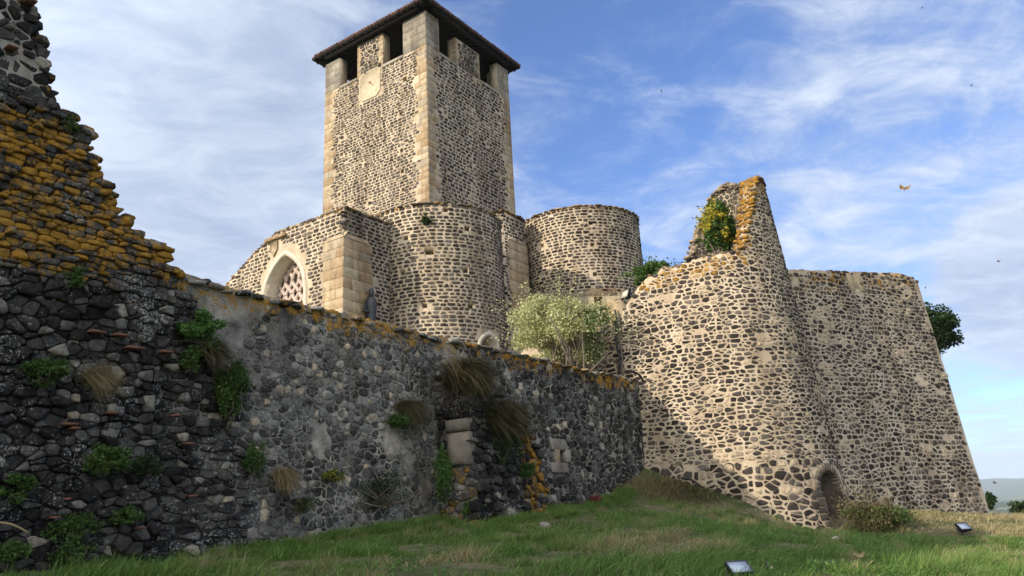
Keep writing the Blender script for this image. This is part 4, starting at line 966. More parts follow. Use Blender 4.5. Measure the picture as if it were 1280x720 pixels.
def ring_map(c, rad, batter=0., ztop=0.):
    def f(u, v, d):
        ph = np.asarray(u) / rad; r = rad + d + batter * (ztop - np.asarray(v)); return np.stack([c[0] + r * np.cos(ph), c[1] + r * np.sin(ph), v + 0 * ph], -1)
    return f
def apse(name, label, c, rad, ztop, holes_px, seed, ash_below=None, win=None):
    t = thing(name, label, 'apse', (c[0], c[1], 6.3)); f = ring_map(c, rad, .012, ztop)
    u0, u1 = rad * R(-205), rad * R(25)
    hs = []
    for px, py in holes_px:
        best = min(((abs(proj_x(f(np.array([rad * R(a)]), np.array([z]), np.zeros(1))[0], px, py)), a, z) for a in range(-175, 0, 3) for z in np.arange(8, ztop, .5)), key=lambda q: q[0])
        hs.append((rad * R(best[1]), best[2]))
    holes = rect_holes(hs, .26)
    mb = MB(); hl_ = lambda u, v: .6 * sstep(-.4, -.05, np.asarray(v) - ztop)
    if win is not None:
        us = np.linspace(rad * R(-205), rad * R(25), 60)
        solid_profile(mb, us, lambda u: 5 + 0 * u, lambda u: ztop + 0 * u, lambda u, z: f(u, z, 0 * u), lambda u, z: f(u, z, 0 * u - 1.3), 24, 0, hl_)
        ob = mb.build('wall', [M['mortar']], None); recalc(ob); boolean_cut(ob, arch_cut(f, win, .5, -.9))
        for u, z in hs:
            mbh = MB(); mbh.box(f(np.array([u]), np.array([z]), np.zeros(1))[0], [.13, 0, 0], [0, .6, 0], ZU * .13); cu_ = mbh.build('cut', M['mortar']); recalc(cu_); boolean_cut(ob, cu_)
        ob.parent = t; ob.matrix_parent_inverse = Matrix.Translation(-t.location); mb = MB()
    else:
        holed_face(mb, f, np.linspace(u0, u1, 60), list(np.linspace(5, ztop - .4, 20)) + [ztop - .2, ztop], holes, 0, lic=hl_)
    def kp(u, v):
        k = hole_keep(holes, .1)(u, v) & (v < ztop - .12)
        if win is not None: k &= ~((np.abs(u - win[:, 0].mean()) < .95) & (v < win[:, 1].max() + .3))
        if ash_below: k &= v > ash_below + .25
        return k
    stones(mb, f, rad * R(-190), rad * R(15), 9, ztop, .385, .214, 9, (.06, .13), (.012, .05), seed, keep=kp, rmap=rtl if seed == 81 else rt, jv=.07, ju=.3, drop=.05, sq=1.75, wvar=.25)
    mb.build('facing_stones', [M['mortar'], M['stone']], t)
    if ash_below:
        mb = MB(); z = 6.0
        while z < ash_below:
            h = .5 + .2 * rng.random(); u = u0 + rng.random()
            while u < u1: w = .7 + .6 * rng.random(); block(mb, f, u + .01, u + w - .01, z + .01, z + h - .01, .025, .02, 0, rng.random(), back=-.1, nu=2); u += w
            z += h
        mb.build('ashlar_base', M['ashlar'], t)
    C = np.array([(u, ztop - .02, w) for u in np.arange(u0, u1, .44) for w in (-.85, -.42, -.06)]); mb = MB()
    P = f(C[:, 0], C[:, 1], C[:, 2]); chunks(mb, P, np.array([1., 0, 0]), np.array([0, 1., 0]), ZU, .44, seed, 0, .82 + .18 * rng.random(len(C)), .25 + .25 * rng.random(len(C)), (1, .9, .22))
    a = np.linspace(0, 2 * math.pi, 41)[:-1]; rim = np.stack([c[0] + (rad - .1) * np.cos(a), c[1] + (rad - .1) * np.sin(a), ztop + .02 + 0 * a], 1)
    mb.add(np.concatenate([rim, [[c[0], c[1], ztop + .5]]]), [np.array([[i, (i + 1) % 40, 40] for i in range(40)])], 0, .4, .5)
    mb.build('coping', M['stone'], t)
    return t, f
def proj(p):
    v = np.asarray(p) - EYE; z = v @ cf; return 640 + F * (v @ cr) / z, 360 - F * (v @ cu) / z
def proj_x(p, px, py): x, y = proj(p); return math.hypot(x - px, y - py)
R1 = 3.9
W1 = pointed(R1 * R(-40), .72, 8.0, 10.2, .85, 7)
ap1, fa1 = apse('church_apse', 'round church apse below the tower, beside the pale corner buttress, with a small arched window', EC, R1, 18.42, [(558, 267), (584, 290), (533, 318), (537, 314), (583, 343), (533, 383), (586, 378), (508, 297), (505, 345)], 81, None, W1)
mb = MB(); arch_frame(mb, fa1, W1, .22, .05, .85)
wn = build_world(mb, 'arched_window', M['white_plaster'], ap1, ap1)
mb = MB(); k = len(W1); mb.add(fa1(W1[:, 0], W1[:, 1], np.full(k, -.8)), [np.arange(k)[None]], 1)
for rr, zc in ((.42, 9.95), (.2, 9.95)): mb.tube([fa1(np.array([W1[:, 0].mean() + rr * math.cos(a) * .8]), np.array([zc + rr * math.sin(a)]), np.array([-.74]))[0] for a in np.linspace(0, 2 * math.pi, 17)], .07, 6, 0)
o = mb.build('oculus', [M['white_plaster'], M['glass']], None); o.parent = wn
ap2, fa2 = apse('church_apse', 'larger round church apse behind the pale silvery tree, between the flat pier and the bastion', np.array([4.96, 51.0, 0]), 4.12, 20.75, [(740, 278), (742, 310), (680, 310), (682, 340), (745, 340), (775, 315), (660, 300)], 82, 14.6)
pr = thing('church_buttress', 'flat pier of pale dressed stone between the two round apses', 'buttress', EC + dR * 6.5 + nR * 1 + np.array([0, 0, 6.3]))
fP = plane_map(EC + nR * 1.7, dR, nR)
def ppx(px, py): q = at_plane(px, py, EC + nR * 1.7, nR); return float((q - EC) @ dR), float(q[2])
pa_, pz_ = ppx(627, 263); pb_, _ = ppx(655, 263); pzm = ppx(640, 300)[1]
mb = MB(); V = np.concatenate([fP(np.array([pa_, pb_, pb_, pa_]), np.full(4, z), np.array([0, 0, -2.2, -2.2])) for z in (5, pz_)])
mb.add(V, [np.array([[4, 5, 6, 7], [0, 1, 5, 4], [1, 2, 6, 5], [3, 0, 4, 7]])], 0)
stones(mb, fP, pa_, pb_, 9, pz_, .38, .212, 9, (.06, .125), (.01, .04), 85, keep=lambda u, v: (u > pa_ + .1) & (u < pb_ - .1) & (v < pz_ - .1) & ((v > pzm + .1) | (u < pa_ + .45)), rmap=rt, jv=.07, sq=1.75, wvar=.25)
fPs = lambda u, v, d: fP(pa_ + 0 * u - d, v, u)
stones(mb, fPs, -2.1, 0, 9, pz_, .38, .212, 9, (.06, .125), (.01, .04), 86, keep=lambda u, v: (u < -.1) & (v < pz_ - .1), rmap=rt, jv=.07, sq=1.75, wvar=.25)
mb.build('rubble', [M['mortar_pale'], M['stone']], pr)
mb = MB(); zz = 6.0
while zz < pzm:
    h = .55 + .35 * rng.random(); h = min(h, pzm - zz + .01); e = pa_ + .35 + .35 * rng.random()
    block(mb, fP, e, pb_ + .02, zz + .008, zz + h - .008, .10, .03, 0, rng.random() * .9, back=-.3); zz += h
mb.build('dressed_face', M['ashlar'], pr)
mb = MB(); C = np.array([(u, pz_ + .02, w) for u in np.arange(pa_ + .1, pb_, .4) for w in (-1.2, -.8, -.4, -.05)])
chunks(mb, fP(C[:, 0], C[:, 1], C[:, 2]), dR, nR, ZU, .45, 18, 0, .4, .3 + .2 * rng.random(len(C)), (1, .9, .35)); mb.build('coping', M['stone'], pr)
# low dressed wall between the right apse and the bastion
LY = 44.0
q0, q1 = at_y(737, 372, LY), at_y(800, 368, LY); lw = thing('low_wall', 'low tan wall with a small square hole, between the right apse and the bastion', 'wall', ((q0[0] + q1[0]) / 2, LY + .6, 6.3))
fW = plane_map((0, LY, 0), (1, 0, 0), (0, -1, 0)); zt_ = float(q1[2]); hw_ = at_y(748, 376, LY)
mb = MB(); holed_face(mb, fW, np.linspace(q0[0], 9.0, 8), np.linspace(5, zt_, 6), rect_holes([(hw_[0], hw_[2])], .5, .7), 0)
mb.add([(q0[0], LY, zt_), (9, LY, zt_), (9, LY + 1.4, zt_), (q0[0], LY + 1.4, zt_), (q0[0], LY, 5), (q0[0], LY + 1.4, 5)], [np.array([[0, 1, 2, 3], [0, 3, 5, 4]])], 0)
stones(mb, fW, q0[0] + .2, 8.6, 9, zt_, .6, .36, 9, (.05, .12), (.01, .03), 88, keep=lambda u, v: (v < zt_ - .15) & ~((np.abs(u - hw_[0]) < .45) & (np.abs(v - hw_[2]) < .45)), rmap=lambda u, v, r: np.where(r < .5, .99, .3 + .6 * r))
mb.build('wall_face', [M['mortar'], M['stone']], lw)
b0, b1 = at_y(761, 372, LY - 1), at_y(782, 372, LY - 1); zb_ = float(b0[2]); mb = MB()
V = [(b0[0], LY, 5), (b1[0], LY, 5), (b1[0], LY, zb_ + .1), (b0[0], LY, zb_ + .1), (b0[0], LY - 1.8, 5), (b1[0], LY - 1.8, 5), (b1[0], LY - 1.3, zb_ - 1.3), (b0[0], LY - 1.3, zb_ - 1.3)]
mb.add(V, [np.array([[4, 5, 6, 7], [7, 6, 2, 3], [0, 4, 7, 3], [1, 2, 6, 5]])], 0, .3); mb.build('sloped_buttress', M['ashlar'], lw)

# ------------------------------------------------------------------ vegetation
def gpt(x, y): return np.array([x, y, float(ground_z(x, y))])
def on_rampart(px, py, off=0.): u, v = wpx(px, py, off); return wmap(np.array(u), np.array(v), np.array(off))
def plant(name, label, c, rad, n, size, mats, seed, group=None, stems=0, k=9, cat='plant', up=.3, mixer=None, parts=('foliage', 'stem'), asp=.6, shell=.6, base=None, lo=.28, hi=.5, sprigs=0):
    b = np.asarray(base if base is not None else np.asarray(c) - np.array([0, 0, rad[2] * .9]))
    t = thing(name, label, cat, b, group)
    if name == 'wall_plant': rad = tuple(1.22 * q for q in rad); k = int(k * 2.2); lo, hi = .12, .30; shell = .8; n = int(n * 1.15)
    P, tone = blob_points(c, rad, n, k, seed, shell, lo, hi)
    if name == 'wall_plant': P = P + np.random.default_rng(seed + 9).normal(size=P.shape) * np.asarray(rad) * .09; tone = np.clip(tone - .12, 0, 1)
    mats = mats if isinstance(mats, list) else [mats]
    if sprigs:
        g = np.random.default_rng(seed + 70); d = g.normal(size=(sprigs, 3)); d[:, 2] = np.abs(d[:, 2]) * 1.1 - .25; d /= np.linalg.norm(d, axis=1)[:, None]
        f = np.linspace(.55, 1.12, 16)[None, :, None] * (.8 + .42 * g.random((sprigs, 1, 1)))
        SP = (np.asarray(c) + d[:, None] * f * np.asarray(rad)).reshape(-1, 3) + size * .5 * g.normal(size=(sprigs * 16, 3)); P = np.concatenate([P, SP]); tone = np.concatenate([tone, .5 + .5 * g.random(len(SP))])
    mb = MB()
    if mixer is None: leaves(mb, P, size, seed, 0, tone, up, asp)
    else:
        w = mixer(P); leaves(mb, P[~w], size, seed, 0, tone[~w], up, asp); leaves(mb, P[w], size, seed + 1, 1, tone[w], up, asp)
    mb.build(parts[0], mats, t)
    if stems:
        g = np.random.default_rng(seed + 50); mb = MB()
        for i in range(stems):
            e = np.asarray(c) + np.asarray(rad) * g.normal(size=3) * .42; m_ = (b + e) / 2 + .12 * g.normal(size=3) * np.asarray(rad)
            mb.tube([b + .04 * g.normal(size=3), m_, e], [.03 * max(rad), .02 * max(rad), .006 * max(rad)], 5)
        mb.build(parts[1], M['bark'], t)
    return t
def tussock(name, label, c, lean, length, n, mat, seed, spread=.7, width=.012, droop=.35, cat='shrub', basr=.25, extra=None):
    """a shock of fine stems blown to one side"""
    t = thing(name, label, cat, c); g = np.random.default_rng(seed)
    d = np.asarray(lean) + spread * g.normal(size=(n, 3)); d /= np.linalg.norm(d, axis=1)[:, None]
    b = np.asarray(c) + basr * g.normal(size=(n, 3)) * np.array([1, 1, .55])
    mb = MB(); tone = np.clip(.25 + .5 * vn(b[:, 0] * 4, b[:, 2] * 4, seed) + .3 * (g.random(n) - .3), 0, 1)
    blades(mb, b, d, length * (.4 + .75 * g.random(n)), width * (.6 + .8 * g.random(n)), 4, droop, 0, tone, seed); mb.build('stems', M[mat], t)
    if extra: extra(t, g)
    return t
LEAN = DW * .75 + NW * .55 + ZU * .12
tussock('broom_shrub', 'big dark windblown broom shrub on top of the ruined buttress, the upper of two', on_rampart(578, 468, 1.0), DW * .55 + NW * .6 + ZU * .22, .78, 11000, 'broom', 3, .55, .009, .28, basr=.30)
tussock('broom_shrub', 'dark windblown broom shrub leaning right, the lower of the two above the drain', on_rampart(622, 520, 1.2), DW * .7 + NW * .6 + ZU * .12, .80, 11000, 'broom', 4, .5, .009, .30, basr=.30)
tussock('broom_shrub', 'small brownish broom tuft on the grey wall left of the big pale block', on_rampart(506, 508, .1), DW * .6 + NW * .7 + ZU * .1, .72, 3800, 'broom', 5, .38, .007, .5, basr=.12)
plant('wall_plant', 'small bright green plant at the foot of the brownish broom tuft', on_rampart(497, 527, .2), (.28, .24, .22), 900, .07, M['leaf_green'], 61, 'plants growing out of the old walls', 3)
WG = 'plants growing out of the old walls'
plant('wall_plant', 'rounded fresh green bush high on the wall where the black stones meet the grey', on_rampart(252, 412, .3), (.46, .42, .36), 2600, .075, M['leaf_bright'], 62, WG, 6, up=.5)
tussock('dry_tuft', 'brown dead tuft hanging under the rounded fresh green bush', on_rampart(262, 432, .25), DW * .8 + NW * .5 - ZU * .35, .55, 1500, 'broom', 7, .4, .008, .3, basr=.12)
plant('wall_plant', 'trailing green creeper hanging down the wall below the rounded bush', on_rampart(288, 492, .2), (.38, .30, .66), 3600, .065, M['leaf_green'], 63, WG, 5, k=14)
plant('wall_plant', 'green creeper patch left of the rounded bush, on black stones', on_rampart(238, 448, .22), (.22, .2, .3), 900, .06, M['leaf_green'], 64, WG, 3)
plant('wall_plant', 'wide flat green plant on the black ruin at the far left edge', on_rampart(54, 464, RO + .15), (.52, .26, .20), 2400, .06, M['leaf_green'], 65, WG, 5, k=14)
tussock('dry_tuft', 'pale dry grass tuft on the black ruin beside the wide flat green plant', on_rampart(116, 470, RO + .05), DW * .6 + NW * .6 + ZU * .25, .55, 1700, 'dry', 8, .4, .006, .4, basr=.11)
plant('wall_plant', 'dark green plant spreading over the black ruin, below the round pink stone', on_rampart(128, 574, RO + .15), (.52, .3, .26), 2600, .06, M['leaf_green'], 66, WG, 6, k=14)
plant('wall_plant', 'green plant among dark twigs right of the spreading dark plant', on_rampart(185, 580, RO + .12), (.34, .26, .22), 1300, .055, M['leaf_dark'], 67, WG, 12, k=10)
plant('wall_plant', 'small green plant on the left edge of the picture, above the bent twig', on_rampart(20, 610, RO + .12), (.30, .24, .22), 1300, .06, M['leaf_green'], 68, WG, 3)
plant('wall_plant', 'low green plant in the black ruin beside the pale square stones', on_rampart(158, 645, RO + .12), (.28, .24, .18), 1100, .055, M['leaf_green'], 69, WG, 3)
plant('wall_plant', 'tall loose green plant at the foot of the black ruin', on_rampart(92, 672, RO + .2), (.42, .34, .40), 2200, .06, M['leaf_green'], 70, WG, 6, k=13)
plant('wall_plant', 'green plant in the bottom left corner of the picture', on_rampart(12, 690, RO + .15), (.3, .25, .26), 1100, .06, M['leaf_green'], 71, WG, 3)
plant('wall_plant', 'dense green cushion on the wall above the brown dead tuft', on_rampart(318, 574, .2), (.28, .26, .38), 2000, .05, M['leaf_green'], 72, WG, 3, k=11)
tussock('dry_tuft', 'brown dead tuft beside the dense green cushion', on_rampart(352, 590, .15), DW * .4 + NW * .6 - ZU * .5, .5, 1200, 'dry', 9, .35, .008, .2, basr=.10)
plant('wall_plant', 'small plant with yellow flowers on the grey wall', on_rampart(415, 594, .18), (.30, .24, .17), 1000, .05, [M['leaf_green'], M['leaf_yellow']], 73, WG, 4, mixer=lambda P: np.random.default_rng(1).random(len(P)) < .35)
plant('wall_plant', 'olive green moss plant low on the grey wall under the brown dead tuft', on_rampart(378, 632, .15), (.30, .22, .2), 900, .045, [M['broom'], M['leaf_green']], 74, WG, 2, mixer=lambda P: np.random.default_rng(1).random(len(P)) < .3)
plant('wall_plant', 'sparse twiggy bush low on the grey wall above the bright grass', on_rampart(480, 610, .3), (.95, .4, .5), 2600, .045, M['leaf_dark'], 75, WG, 26, k=12)
plant('wall_plant', 'narrow ivy strip climbing beside the big pale corner block', on_rampart(553, 590, .55), (.22, .3, .85), 3200, .06, M['leaf_bright'], 76, WG, 4, k=16)
plant('wall_plant', 'green plant on the front of the ruined buttress under the lower broom', on_rampart(628, 560, BO + .1), (.62, .35, .45), 3000, .055, M['leaf_dark'], 77, WG, 6, k=12)
plant('wall_plant', 'small green plant low on the ruined buttress', on_rampart(658, 592, BO + .1), (.42, .3, .28), 1700, .055, M['leaf_green'], 78, WG, 4)
plant('wall_plant', 'bright leafy clump at the foot of the ruined buttress', gpt(-1.55, 22.3) + ZU * .28, (.45, .4, .36), 2300, .075, M['leaf_bright'], 79, WG, 4, base=gpt(-1.55, 22.3))
plant('wall_plant', 'tiny green tuft high on the lichened ruin edge', on_rampart(88, 155, RO + .02), (.20, .16, .2), 800, .05, M['leaf_green'], 80, WG, 2)
plant('wall_plant', 'dull green tuft on the orange part of the ruin', on_rampart(92, 345, RO + .08), (.26, .2, .2), 800, .045, M['leaf_green'], 83, WG, 2)
plant('wall_plant', 'small green plant hanging near the top of the left round apse', fa1(np.array([R1 * R(-92)]), np.array([17.4]), np.array([.12]))[0], (.3, .2, .3), 700, .09, M['leaf_dark'], 84, WG, 2)
rp_ = gpt(2.65, 29.0)
t = thing('red_plant', 'small spiky dark red plant at the foot of the dark wall', 'plant', rp_); g = np.random.default_rng(5); mb = MB()
d = g.normal(size=(140, 3)); d[:, 2] = np.abs(d[:, 2]); blades(mb, rp_ + .08 * g.normal(size=(140, 3)) + ZU * .15, d, .26, .035, 3, .15, 0, g.random(140)); mb.build('leaves', M['red'], t)

# ivy on the spur, shrub on the bastion, pale tree, dark tree behind the curtain wall
iv = bmap(np.array([20.1]), np.array([13.0]), np.array([-1.2]))[0]
ic = at_y(899, 281, 34.6)
plant('ivy', 'thick ivy with yellowing leaves covering the inside of the bastion spur', ic + np.array([0, .5, -.1]), (.92, .85, 1.42), 8500, .16, [M['leaf_green'], M['leaf_yellow']], 90, None, 6, k=26, cat='ivy', up=.3, sprigs=50,
      mixer=lambda P: (fbm(P[:, 0] * 1.6, P[:, 2] * 1.6, 5) + .22 * np.exp(-((P[:, 0] - ic[0] - .05) ** 2 + (P[:, 2] - ic[2] + .1) ** 2) / .5) > .66) & (np.random.default_rng(3).random(len(P)) < .75), lo=.25, hi=.4, base=ic - ZU * 1.9)
sc_ = at_y(818, 338, 36.5)
plant('shrub', 'leafy green shrub rising behind the broken top of the bastion', sc_ + np.array([-.1, 0, -.35]), (1.25, .9, .85), 5200, .15, M['leaf_green'], 91, None, 8, k=24, cat='shrub', up=.5, sprigs=40, lo=.22, hi=.38, base=sc_ - ZU * 1.6)
wc = at_y(704, 412, 33.5)
t = plant('pale_tree', 'pale silvery green tree standing behind the rampart, in front of the larger round apse', wc + np.array([-.1, 0, -.1]), (2.75, 1.8, 2.1), 21000, .105, [M['leaf_pale'], M['leaf_green']], 92, None, 34, k=60, cat='tree', up=.4, parts=('crown', 'trunk'), shell=.75, sprigs=150, lo=.11, hi=.30, base=np.array([wc[0] + .3, wc[1], 6.0]), mixer=lambda P: (P[:, 0] > wc[0] + .9) & (np.random.default_rng(4).random(len(P)) < .55) & (P[:, 2] < wc[2] + .8))
dt = at_y(1173, 416, 44.5); db = np.array([dt[0] - .9, 44.6, dt[2] - 1.9])
plant('evergreen_tree', 'dark dense evergreen tree behind the right end of the curtain wall', dt + np.array([-.75, 0, -.05]), (1.95, 1.8, 1.95), 14000, .19, M['leaf_dark'], 93, None, 6, k=60, cat='tree', up=.3, parts=('crown', 'trunk'), base=db, lo=.14, hi=.34, shell=.75)
# tangled bush at the doorway
bc = gpt(13.3, 30.9)
t = plant('bush', 'large tangled bush growing at the foot of the bastion doorway', bc + ZU * .55 + np.array([.1, 0, 0]), (1.55, .95, .92), 6800, .085, [M['leaf_green'], M['broom']], 94, None, 16, k=30, cat='bush', sprigs=60, mixer=lambda P: (np.random.default_rng(6).random(len(P)) < .6) & (P[:, 0] < bc[0] + .55) | (P[:, 2] > bc[2] + .95), base=bc, lo=.2, hi=.36)
mb = MB(); g = np.random.default_rng(9); n = 2600
b = bc + np.array([.2, .05, .35]) + g.normal(size=(n, 3)) * np.array([.65, .4, .22]); d = g.normal(size=(n, 3)) * .7 + np.array([.25, -.3, .6])
blades(mb, b, d, .3 + .4 * g.random(n), .012, 4, .4, 0, np.clip(g.random(n), 0, 1), 3); mb.build('twigs', M['broom'], t)
# bank of dry scrub against the foot of the walls by the mound
for i, (x, y, rx, m_, lab) in enumerate([(5.1, 31.8, 1.0, 'dry', 'brownish dry scrub on the mound at the end of the dark rampart'), (6.5, 31.6, .9, 'broom', 'olive scrub on the mound at the foot of the bastion')]):
    c = gpt(x, y); t = thing('scrub', lab, 'scrub', c); g = np.random.default_rng(30 + i); n = 3600
    b = c + g.normal(size=(n, 3)) * np.array([rx, .55, 0]); b[:, 2] = ground_z(b[:, 0], b[:, 1]) + .03
    mb = MB(); blades(mb, b, g.normal(size=(n, 3)) * .5 + np.array([.2, -.2, 1.0]), .12 + .24 * g.random(n), .014, 3, .3, 0, g.random(n) * .8, i); mb.build('stems', M[m_], t)

# distant bushes by the plateau edge
plant('distant_bush', 'dark bush just right of the curtain wall foot', at_y(1238, 628, 62.0), (.65, .7, .75), 1300, .18, M['leaf_dark'], 95, 'bushes below the plateau edge', 5, cat='bush', base=np.array([39.5, 62, -7.]))
plant('distant_bush', 'low dark bush at the right edge of the picture below the hills', at_y(1280, 635, 70.0), (1.4, 1.0, .7), 1600, .2, M['leaf_dark'], 96, 'bushes below the plateau edge', 5, cat='bush', base=np.array([46., 70, -10.]))
# hedges and copses of the plain, one soft mass
g = np.random.default_rng(77); mb = MB(); C = []
for i in range(420):
    x = g.uniform(600, 2600); y = x * g.uniform(.9, 1.9); k = g.integers(2, 12); a = g.random() * 3.1
    for j in range(k): C.append((x + j * 13 * math.cos(a) + g.normal() * 3, y + j * 13 * math.sin(a) + g.normal() * 3))
C = np.array(C); Z = ground_z(C[:, 0], C[:, 1]); chunks(mb, np.stack([C[:, 0], C[:, 1], Z + 3], 1), np.array([1., 0, 0]), np.array([0, 1., 0]), ZU, 13, 4, 0, g.random(len(C)), 0, (1, 1, .75))
tag(mb.build('hedgerows', simple_mat('far hedge green', (.02, .035, .012), (.045, .06, .02), .3, .95, .4), smooth=True), kind='stuff', label='far hedges and copses on the plain')
# hills on the horizon
mb = MB(); th = np.linspace(R(-80), R(80), 160); rows = []
for dist, hh, sd_ in ((8200, 0, 1), (9800, 130, 2), (12500, 240, 3), (15500, 0, 4)):
    h = hh * (.35 + .9 * fbm(th * 9, th * 0, sd_, 4)); rows.append(np.stack([dist * np.sin(th), dist * np.cos(th), PLAIN - 2 + h], 1))
lattice(mb, np.stack(rows)); tag(mb.build('hills', simple_mat('wooded far hills', (.05, .075, .04), (.10, .11, .055), .002, .95, .1), smooth=True), kind='structure')

# ------------------------------------------------------------------ grass
g = np.random.default_rng(101)
def wall_clear(x, y):
    d = (x - A0[0]) * NW[0] + (y - A0[1]) * NW[1]; u = (x - A0[0]) * DW[0] + (y - A0[1]) * DW[1]
    bd = np.hypot(x - BN[0], y - BN[1]); cd_ = (x - CQ[0]) * CNV[0] + (y - CQ[1]) * CNV[1]
    bf = (x - BN[0]) * NBV[0] + (y - BN[1]) * NBV[1]
    return (d > .12) & ~((u > ua - .05) & (u < ub) & (d < BO + .15)) & (bd > 4.45) & ~((bf < 4.45) & ((x - BN[0]) * TLV[0] + (y - BN[1]) * TLV[1] > 0) & (d < 8)) & ~((cd_ < .05) & (x > 12))
def grass(n, xr, yr, hmin, hmax, wd, seed, dens=None):
    g = np.random.default_rng(seed); wd *= 1.25; x = g.uniform(*xr, n); y = g.uniform(*yr, n)
    k = wall_clear(x, y) & (np.abs(x) < .80 * y + 1.5)
    cl = fbm(x * 1.1, y * 1.1, 6, 3)
    k &= g.random(n) < .55 + .9 * sstep(.3, .65, cl)
    x, y, cl = x[k], y[k], cl[k]; n = len(x)
    straw = sstep(.5, .75, fbm(x * .35, y * .35, 55, 3) + .25 * sstep(9, 17, x + .25 * (y - 26)) * sstep(25, 29, y) + .22 * sstep(13, 17, x) - .12 * sstep(0, -4, x) - .16 * (np.exp(-((x + 2) ** 2 + (y - 19) ** 2) / 18) + np.exp(-((x - 9.5) ** 2 / 10 + (y - 26) ** 2 / 14))))
    tone = np.clip(.24 + .15 * (fbm(x * .8, y * .8, 66) - .5) * 2 + .16 * (g.random(n) - .5) + .52 * straw + .28 * (g.random(n) < .20), 0, 1)
    tone -= .0
    b = np.stack([x, y, ground_z(x, y) - .02], 1)
    lean = np.stack([.35 + .35 * (fbm(x * .5, y * .5, 71) - .3), -.1 + .5 * (fbm(x * .5, y * .5, 72) - .5), np.ones(n)], 1) + .38 * g.normal(size=(n, 3)) * np.array([1, 1, .3])
    L = (hmin + (hmax - hmin) * g.random(n)) * (.42 + 1.3 * sstep(.35, .7, cl)) * (.7 + .9 * sstep(.5, .8, fbm(x * 1.7, y * 1.7, 9, 2)))
    mb = MB(); blades(mb, b, lean, L, wd * (.7 + .6 * g.random(n)), 3, .35, 0, tone, seed); return mb
tag(grass(190000, (-9, 14), (7.5, 18), .08, .27, .009, 1).build('grass', M['grass']), kind='stuff', label='near uneven green and straw coloured grass')
g = np.random.default_rng(404); n = 2600; x = g.uniform(-7, 14, n); y = g.uniform(8, 33, n); k = wall_clear(x, y) & (fbm(x * .6, y * .6, 91) > .47); x, y = x[k], y[k]
C = np.repeat(np.stack([x, y, ground_z(x, y) + .07], 1), 14, 0); C = C + g.normal(size=C.shape) * np.array([.09, .09, .045]); tn = np.repeat(g.random(len(x)), 14) * .8 + .2 * g.random(len(C))
mb = MB(); leaves(mb, C, .045, 5, 0, tn, .5, .5); tag(mb.build('weeds', M['leaf_bright']), kind='stuff', label='small leafy weeds among the grass')
tag(grass(220000, (-5, 27), (18, 41), .09, .24, .014, 2).build('grass', M['grass']), kind='stuff', label='rough grass growing up to the foot of the walls')
g = np.random.default_rng(505); n = 620
x = g.uniform(-7, 15, n); y = g.uniform(8.5, 31, n); k = wall_clear(x, y) & (fbm(x * .45, y * .45, 15) > .44)
uf = g.uniform(.5, 19, 230); pf = A0 + np.multiply.outer(uf, DW) + np.multiply.outer(.2 + .55 * g.random(230) + np.where((uf > ua - .3) & (uf < ub + .2), BO + .2, 0), NW)
x = np.concatenate([x[k], pf[:, 0]]); y = np.concatenate([y[k], pf[:, 1]]); n = len(x); foot = np.arange(n) >= n - 230; q = 150
bx_ = np.repeat(x, q) + .09 * g.normal(size=n * q); by_ = np.repeat(y, q) + .09 * g.normal(size=n * q)
tn = np.where(foot, .28 + .2 * g.random(n), np.where(g.random(n) < .45, .55 + .28 * g.random(n), .15 + .3 * g.random(n)))
sz = np.where(foot, .8 + .6 * g.random(n), .55 + .8 * g.random(n))
b = np.stack([bx_, by_, ground_z(bx_, by_) - .02], 1); d = g.normal(size=(n * q, 3)) * .55 + np.array([.35, -.12, 1.0])
mb = MB(); blades(mb, b, d, .38 * np.repeat(sz, q) * (.4 + .7 * g.random(n * q)), .0085, 4, .35, 0, np.clip(np.repeat(tn, q) + .16 * (g.random(n * q) - .5), 0, 1), 12)
tag(mb.build('grass', M['grass']), kind='stuff', label='long tussocks standing in the grass and along the wall foot')
# fallen stones half sunk in the turf
SG = 'loose stones lying in the grass'
for i, (px, py, s, mt, lab) in enumerate([(1044, 675, .26, 'white_plaster', 'small white stone in the grass below the doorway bush'), (1026, 668, .34, 'terracotta', 'reddish broken stone at the bastion foot by the doorway'), (681, 660, .28, 'ashlar_grey', 'pale grey stone lying in the middle of the grass slope'), (62, 690, .3, 'ashlar', 'tan square stone at the foot of the black ruin'), (205, 668, .3, 'terracotta', 'pinkish rounded stone at the edge of the grass')]):
    dd = ray(px, py); k = 8.0
    for _ in range(400):
        p = EYE + dd * k
        if p[2] < ground_z(p[0], p[1]): break
        k += .08
    mb = MB(); mb.world = 0; chunks(mb, [[0, 0, .03]], np.array([1., 0, 0]), np.array([0, 1., 0]), ZU, s, 60 + i)
    o = mb.build('loose_stone', M[mt]); o.location = (p[0], p[1], float(ground_z(p[0], p[1]))); tag(o, lab, 'stone', SG, 'thing')
def ground_hit(px, py):
    dd = ray(px, py); k = 6.0
    for _ in range(1200):
        p = EYE + dd * k
        if p[2] < ground_z(p[0], p[1]): break
        k += .03
    return np.array([p[0], p[1], float(ground_z(p[0], p[1]))])

